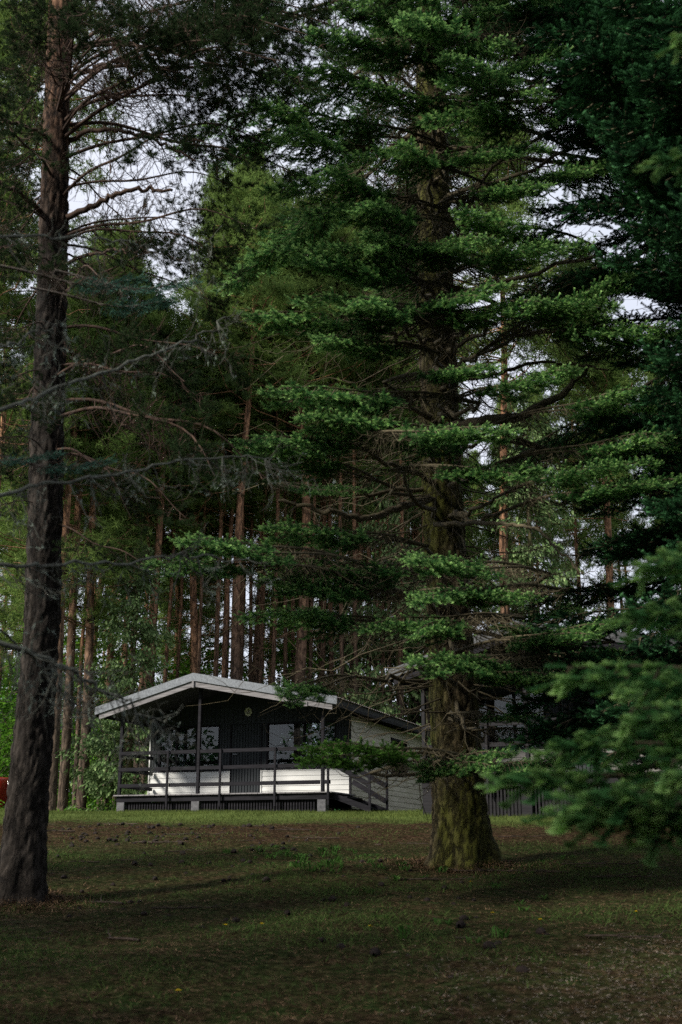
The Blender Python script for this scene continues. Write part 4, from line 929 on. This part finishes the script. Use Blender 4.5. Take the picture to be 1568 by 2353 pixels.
# ------------------------------------------------------------------ red car
M['paint'] = plain('red_car_paint', (.20, .006, .009), (.24, .009, .012), .25, (1, 1, 1), .6, 0, 0)
M['tyre'] = plain('tyre_rubber', (.012, .012, .012), (.022, .022, .022), .85)
M['alloy'] = plain('dark_alloy', (.16, .16, .17), (.24, .24, .25), .4, (5, 5, 5), .5, .6, 0)
M['lamp_red'] = plain('tail_lamp_glass', (.30, .01, .015), (.45, .02, .03), .12, (9, 9, 9), .7, 0, 0)
M['car_glass'] = plain('tinted_glass', (.012, .014, .016), (.02, .022, .026), .04, (1, 1, 1), .9, 0, 0)
def car():
    yaw = math.radians(14)
    x = (60-784)/2852*42; root = empty('parked_car', (x-.62, 41.2, .88), -yaw, 'red hatchback parked behind the near left pine at the edge of the wood', 'car')
    # local: y forward (away), x right; cross-sections along y
    st = [(-2.0, .30, .72, 1.02, .70), (-1.92, .22, .80, 1.06, .72), (-1.70, .20, .86, 1.36, .60), (-1.45, .18, .87, 1.47, .60), (-.6, .18, .88, 1.52, .62), (.2, .18, .88, 1.47, .60), (.62, .18, .88, 1.30, .60), (1.05, .18, .87, 1.02, .66), (1.6, .2, .85, .92, .68), (1.95, .24, .78, .80, .66), (2.05, .32, .66, .68, .6)]
    a_ = Acc(); prof = []
    for y, zb, hw, zt, tw_ in st:
        zs = min(.92, zt-.06)
        prof.append([(-hw*.92, y, zb), (-hw, y, zb+.2), (-hw, y, zs*.75), (-hw*.97, y, zs), (-tw_, y, zt-.05), (-tw_*.8, y, zt), (0, y, zt+.03), (tw_*.8, y, zt), (tw_, y, zt-.05), (hw*.97, y, zs), (hw, y, zs*.75), (hw, y, zb+.2), (hw*.92, y, zb), (0, y, zb)])
    V = np.array(prof); n = V.shape[1]; K = len(st); i_ = np.arange(K-1)[:, None]*n; j_ = np.arange(n)[None]; k_ = (j_+1) % n
    f = np.concatenate([np.stack([i_+j_, i_+n+j_, i_+n+k_], -1).reshape(-1, 3), np.stack([i_+j_, i_+n+k_, i_+k_], -1).reshape(-1, 3)])
    fan0 = np.array([(0, j, j+1) for j in range(1, n-1)]); fan1 = fan0[:, ::-1]+(K-1)*n
    a_.add(V.reshape(-1, 3), np.concatenate([f, fan0, fan1]))
    me = a_.mesh('car_body', M['paint'], True); b = link('body', me, root)
    # windows
    BM().prism([(-.5, -1.965, 1.04), (.5, -1.965, 1.04), (.44, -1.78, 1.33), (-.44, -1.78, 1.33)], (0, -.02, 0), 0).build('rear_window', M['car_glass'], root)
    for sx in (-1, 1):
        BM().prism([(sx*.865, -1.3, .98), (sx*.865, .85, .98), (sx*.70, .45, 1.33), (sx*.68, -1.15, 1.38)], (sx*.012, 0, 0), 0).build('side_window', M['car_glass'], root)
        BM().box(min(sx*.50, sx*.82), max(sx*.50, sx*.82), -2.01, -1.9, .84, .99, .03).build('tail_lamp', M['lamp_red'], root)
        BM().box(min(sx*.45, sx*.72), max(sx*.45, sx*.72), 1.93, 2.04, .58, .70, .02).build('headlight', M['glass'], root)
    BM().box(-.26, .26, -2.03, -2.005, .50, .61).build('number_plate_holder', M['tyre'], root)
    BM().box(-.78, .78, -2.06, -1.9, .28, .42, .03).build('bumper', M['tyre'], root)
    for sx in (-1, 1):
        for y in (-1.3, 1.35):
            w = BM().cyl((sx*.80, y, .325), .325, .22, 'X', 40).build('wheel', M['tyre'], root)
            BM().cyl((sx*.80, y, .325), .40, .19, 'X', 40).build('wheel_arch', M['soffit'], root)
            bm = BM()
            for k in range(5):
                an = k*2*math.pi/5; bm.beam((sx*.915, y, .325), (sx*.915, y+.22*math.cos(an), .325+.22*math.sin(an)), .04, .02)
            for k in range(24):
                an, a2 = k*2*math.pi/24, (k+1)*2*math.pi/24
                bm.beam((sx*.915, y+.225*math.cos(an), .325+.225*math.sin(an)), (sx*.915, y+.225*math.cos(a2), .325+.225*math.sin(a2)), .03, .02)
            bm.build('rim', M['alloy'], w)
car()

# ------------------------------------------------------------------ ground cover
def blades(n, xs, ys, h0, h1, w, mat, name, lean=.5, tint=(0, 1), dens=None):
    x = RNG.uniform(*xs, n); y = RNG.uniform(*ys, n)
    if dens is not None:
        k = dens(x, y) > RNG.random(n); x, y = x[k], y[k]; n = len(x)
    b = np.stack([x, y, H(x, y)-.004], -1); h = RNG.uniform(h0, h1, n); a_ = RNG.uniform(0, 6.28, n)
    s_ = np.stack([np.cos(a_), np.sin(a_), 0*a_], -1)*w/2; ld = RNG.normal(0, lean, (n, 2))
    tip = b+np.stack([ld[:, 0]*h, ld[:, 1]*h, h], -1)
    V = np.stack([b-s_, b+s_, tip], 1).reshape(-1, 3); t = np.repeat(RNG.uniform(*tint, n), 3)
    A_ = Acc(); A_.add(V, np.arange(3*n).reshape(-1, 3), t); return link(name, A_.mesh(name, mat))
def nz(x, y, s=1.): return np.sin(x*1.7*s+2*np.sin(y*1.1*s))*np.sin(y*1.9*s+1.5*np.sin(x*.8*s))
g1 = blades(150000, (-13, 10), (18.3, 31), .03, .075, .007, M['grass'], 'lawn_grass', .5, (0, .9), lambda x, y: np.clip((y-18.4)/1.6+.5*nz(x, y), .03, 1))
tag(g1, 'short mown grass of the lawn strip along the cabins', 'grass', kind='stuff')
g2 = blades(330000, (-7, 8), (5.5, 18.5), .02, .06, .0055, M['floor_grass'], 'sparse_grass', 1.0, (0, .8), lambda x, y: np.clip(.22+.55*nz(x, y, .8)+.35*nz(x+3, y, 2.3), 0, 1)*np.clip(1.4-np.abs(y-11)/5, .1, 1))
tag(g2, 'sparse short grass and moss on the shaded forest floor', 'grass', kind='stuff')
def slivers(n, xs, ys, l0, l1, w, mat, name, dens=None):
    x = RNG.uniform(*xs, n); y = RNG.uniform(*ys, n)
    if dens is not None: k = dens(x, y) > RNG.random(n); x, y = x[k], y[k]; n = len(x)
    a_ = RNG.uniform(0, 6.28, n); l = RNG.uniform(l0, l1, n)
    b = np.stack([x, y, H(x, y)+.004], -1); d = np.stack([np.cos(a_), np.sin(a_), RNG.uniform(-.02, .16, n)], -1)*l[:, None]; s_ = np.stack([-np.sin(a_), np.cos(a_), 0*a_], -1)*w/2
    V = np.stack([b-s_, b+s_, b+d], 1).reshape(-1, 3); A_ = Acc(); A_.add(V, np.arange(3*n).reshape(-1, 3), np.repeat(RNG.random(n)**2, 3)); return link(name, A_.mesh(name, mat))
l1 = slivers(230000, (-8, 8), (6, 20), .04, .10, .0055, M['litter'], 'needle_litter'); tag(slivers(26000, (-.8, 5), (6.2, 10), .01, .032, .011, M['chips'], 'wood_chips', lambda x, y: np.clip(1.25-np.hypot((x-1.9-.5*(y-7.4))/1.5, (y-7.3)/1.5)+.45*nz(x, y, 1.6)+.3*nz(x+2, y, 4), 0, 1)*.8), 'pale dry chips and grit on the nearest ground at the lower right', 'chips', kind='stuff'); tag(l1, 'brown fallen needles scattered over the forest floor', 'litter', kind='stuff')
# low undergrowth at the wood's edge
A_ = Acc(); n = 26000; x = RNG.uniform(-16, 14, n); y = RNG.uniform(33.5, 40, n); k = (nz(x, y, .5)+.6 > RNG.random(n)) & ((x < -5.5) | (x > 2) | (y > 37)); x, y = x[k], y[k]; n = len(x)
k = ~((np.abs(x+10.6) < 1.6) & (y > 38)); x, y = x[k], y[k]; n = len(x)
pos = np.stack([x, y, H(x, y)+RNG.random(n)**1.2*.75*(.6+.4*nz(x, y, 1.3))], -1)
tv = np.array([[0, 0, 0], [.05, .03, .0], [.13, 0, -.01], [.05, -.03, 0]]); tf_ = np.array([[0, 1, 2], [0, 2, 3]]); dd = nrm(RNG.normal(0, 1, (n, 3)))
A_.scatter(tv, tf_, pos, axes(dd, nrm(RNG.normal(0, .5, dd.shape)+[0, 0, 1])), np.repeat(RNG.random(n), 4))
ug = link('undergrowth', A_.mesh('undergrowth', M['leaf'])); tag(ug, 'low leafy undergrowth along the edge of the wood', 'undergrowth', kind='stuff')
# leafy weeds in a patch between the two big trunks
def weed_mesh():
    A_ = Acc(); n = 16; a_ = RNG.uniform(0, 6.28, n); h = RNG.uniform(.05, .13, n)
    for i in range(n):
        d = np.array([math.cos(a_[i]), math.sin(a_[i]), 0]); s_ = np.array([-d[1], d[0], 0])*.011; o = RNG.normal(0, .035, 3)*[1, 1, 0]
        v = [o, o+d*h[i]*.35+s_+[0, 0, h[i]*.6], o+d*h[i]*.35-s_+[0, 0, h[i]*.6], o+d*h[i]*.9+[0, 0, h[i]*.75]]
        A_.add(v, [(0, 1, 2), (1, 3, 2)], RNG.uniform(0, 1))
    return A_.mesh('weed_tuft', M['weed'])
WM = [weed_mesh() for _ in range(4)]
for i in range(90):
    if i < 66: q = P(random.gauss(790, 110), 1975+random.uniform(-30, 25), 1); Y = random.uniform(12.4, 15.2); px = random.gauss(770, 120)
    elif i < 78: Y = random.uniform(12.2, 13.6); px = random.choice([930, 1110, 1180, 1245, 1300, 995])+random.gauss(0, 12)
    else: Y = random.uniform(8.5, 12); px = random.uniform(850, 1300)
    x = (px-784)/2852*Y
    if abs(x-FX) < .5 and abs(Y-FY) < .5: continue
    o = link('weed_tuft', WM[i % 4]); o.location = (x, Y, float(H(x, Y))-.003); o.rotation_euler = (0, 0, random.uniform(0, 6)); s_ = random.uniform(.35, .95); o.scale = (s_, s_, s_*random.uniform(.7, 1.2))
    lab = 'small bright green weed tuft in the patch left of the mossy fir' if i < 66 else 'single weed tuft in bare soil around the mossy fir base' if i < 78 else 'small weed tuft in the shaded grass in front of the mossy fir'
    tag(o, lab, 'weed', ['weeds in the bright patch', 'weeds around the fir base', 'weeds in the shaded grass'][0 if i < 66 else 1 if i < 78 else 2])
# pine cones
def cone_mesh(seed):
    A_ = Acc(); K, S = 18, 20; z = np.linspace(0, 1, K); th = np.linspace(0, 2*np.pi, S, endpoint=False)
    r = .024*np.sin(np.pi*np.clip(z*.86+.1, 0, 1))**.7
    Z, Tn = np.meshgrid(z, th, indexing='ij'); sc = .6+.4*np.abs(np.sin(4*Tn+Z*9+seed))*(.6+.4*np.sin(Z*50)); R = r[:, None]*sc*1.25
    V = np.stack([Z*.062-.031, R*np.cos(Tn), R*np.sin(Tn)+.016], -1); i_ = np.arange(K-1)[:, None]*S; j_ = np.arange(S)[None]; k_ = (j_+1) % S
    f = np.concatenate([np.stack([i_+j_, i_+S+k_, i_+k_], -1).reshape(-1, 3), np.stack([i_+j_, i_+S+j_, i_+S+k_], -1).reshape(-1, 3)])
    A_.add(V.reshape(-1, 3), f); return A_.mesh('pine_cone', M['cone'], False)
M['cone'] = plain('cone_scales', (.005, .003, .0025), (.016, .009, .007), .85, (60, 60, 60))
CM = [cone_mesh(i) for i in range(3)]
for i in range(230):
    if i < 130: px = random.triangular(100, 900, 250); Y = random.uniform(15.2, 18.8); lab, g_ = 'dark fallen pine cone on the brown needle strip before the lawn', 'pine cones on the brown needle strip'
    elif i < 215: px = random.uniform(100, 1100); Y = random.uniform(9.5, 15); lab, g_ = 'dark fallen pine cone on the shaded mossy ground between the two big trunks', 'pine cones on the mossy ground'
    else: px = random.uniform(700, 1400); Y = random.uniform(7.4, 9.3); lab, g_ = 'larger looking dark pine cone on the nearest ground', 'pine cones on the nearest ground'
    x = (px-784)/2852*Y
    if abs(x-PX) < .4 and abs(Y-PY) < .5: continue
    o = link('pine_cone', CM[i % 3]); s_ = random.uniform(.7, 1.4); o.scale = (s_,)*3; o.location = (x, Y, float(H(x, Y))-.004); o.rotation_euler = (random.uniform(0, 6), random.uniform(-.2, .2), random.uniform(0, 6)); tag(o, lab, 'pine cone', g_)
# dandelions
M['petal'] = plain('yellow_petals', (.65, .50, .02), (.8, .62, .03), .6, (9, 9, 9), .2, 0, 0)
def flower(x, y, lab):
    e = empty('dandelion', (x, y, float(H(x, y))), 0, lab, 'flower', 'yellow dandelions')
    A_ = Acc(); h = random.uniform(.05, .09); A_.tube([(0, 0, 0), (.004, 0, h*.5), (.002, .003, h)], .0018, 5, .5); link('stem', A_.mesh('stem', M['weed']), e)
    A_ = Acc()
    for ring, (n, r, up) in enumerate(((14, .02, .002), (10, .013, .006))):
        for k in range(n):
            a_ = k*6.283/n+ring*.2; d = np.array([math.cos(a_), math.sin(a_), 0]); s_ = np.array([-d[1], d[0], 0])*.004; c = np.array([.002, .003, h])
            A_.add([c, c+d*r*.7+s_+[0, 0, up], c+d*r+[0, 0, up], c+d*r*.7-s_+[0, 0, up]], [(0, 1, 2), (0, 2, 3)])
    link('petals', A_.mesh('petals', M['petal']), e)
def gpt(px, py):
    for Y in np.arange(5, 30, .05):
        q = P(px, py, Y)
        if q[2] <= float(H(q[0], q[1])) and Y > 6: return q[0], Y
    for Y in np.arange(6, 30, .02):
        q = P(px, py, Y)
        if abs(q[2]-float(H(q[0], q[1]))) < .02: return q[0], Y
    return None
for px, py, lab in [(72, 2078, 'yellow dandelion closest to the near left pine base'), (112, 2063, 'yellow dandelion just right of the near left pine base'), (602, 2144, 'pair-like bright yellow dandelion in the middle of the mossy ground'),
                    (518, 2147, 'small dandelion left of the middle of the mossy ground'), (850, 2156, 'small dandelion below the bright weed patch'), (408, 2307, 'yellow dandelion lowest in the picture, in the dark foreground'),
                    (1083, 2045, 'yellow dandelion in front of the mossy fir base'), (1463, 2112, 'yellow dandelion furthest to the right, in deep shade'), (1243, 2135, 'yellow dandelion halfway between the mossy fir base and the right edge'), (1133, 2122, 'yellow dandelion in the shaded grass below the mossy fir')]:
    q = gpt(px, py)
    if q: flower(q[0], q[1], lab)

# fallen twigs on the ground
M['twig'] = plain('fallen_twig_bark', (.02, .014, .011), (.07, .05, .04), .9, (20, 20, 20))
def twig_mesh():
    A_ = Acc(); p = quad_path((0, 0, .008), (1, 0, 0), .5, 0, 0, 7, .06); p[:, 2] = .008+.006*RNG.random(7); A_.tube(p, np.linspace(.007, .003, 7), 6)
    for j in (2, 3, 5): A_.tube(quad_path(p[j], nrm(np.array([.7, RNG.choice([-1, 1])*.7, .15])), .16, 0, 0, 4, .08), np.linspace(.004, .0015, 4), 4)
    return A_.mesh('fallen_twig', M['twig'])
TW = [twig_mesh() for _ in range(3)]
for i in range(34):
    if i < 14: px, Y = random.uniform(120, 1300), random.uniform(15.4, 18.6); lab, g_ = 'thin dark fallen twig on the brown needle strip before the lawn', 'twigs on the needle strip'
    elif i < 28: px, Y = random.uniform(120, 1400), random.uniform(8.5, 14.8); lab, g_ = 'thin dark fallen twig on the shaded mossy ground', 'twigs on the mossy ground'
    else: px, Y = random.uniform(1120, 1330), random.uniform(12.2, 13.2); lab, g_ = 'fallen twig close to the right foot of the mossy fir', 'twigs at the fir foot'
    x = (px-784)/2852*Y; o = link('fallen_twig', TW[i % 3]); s_ = random.uniform(.5, 1.5); o.scale = (s_, s_, s_); o.location = (x, Y, float(H(x, Y))); o.rotation_euler = (0, 0, random.uniform(-.6, .6)+(3.14 if i % 2 else 0)); tag(o, lab, 'twig', g_)
# needle mounds at the two big trunk feet
for (cx, cy_, r0, nm, lab) in ((FX, FY, .36, 'fir', 'brown needle litter heaped round the foot of the mossy fir'), (PX, PY, .24, 'pine', 'brown needle litter heaped round the foot of the near left pine')):
    n = 9000; a_ = RNG.uniform(0, 6.283, n); rr = r0+np.abs(RNG.normal(0, .35, n)); x, y = cx+rr*np.cos(a_), cy_+rr*np.sin(a_); z = H(x, y)+.09*np.exp(-(rr-r0)/.14)*RNG.random(n)
    b = np.stack([x, y, z], -1); d = nrm(RNG.normal(0, 1, (n, 3))*[1, 1, .3])*RNG.uniform(.03, .08, (n, 1)); s_ = nrm(np.cross(d, [0, 0, 1.]))*.003
    A_ = Acc(); A_.add(np.stack([b-s_, b+s_, b+d], 1).reshape(-1, 3), np.arange(3*n).reshape(-1, 3), np.repeat(RNG.random(n)**2, 3)); tag(link('needle_litter', A_.mesh('needle_litter', M['litter'])), lab, 'litter', kind='stuff')
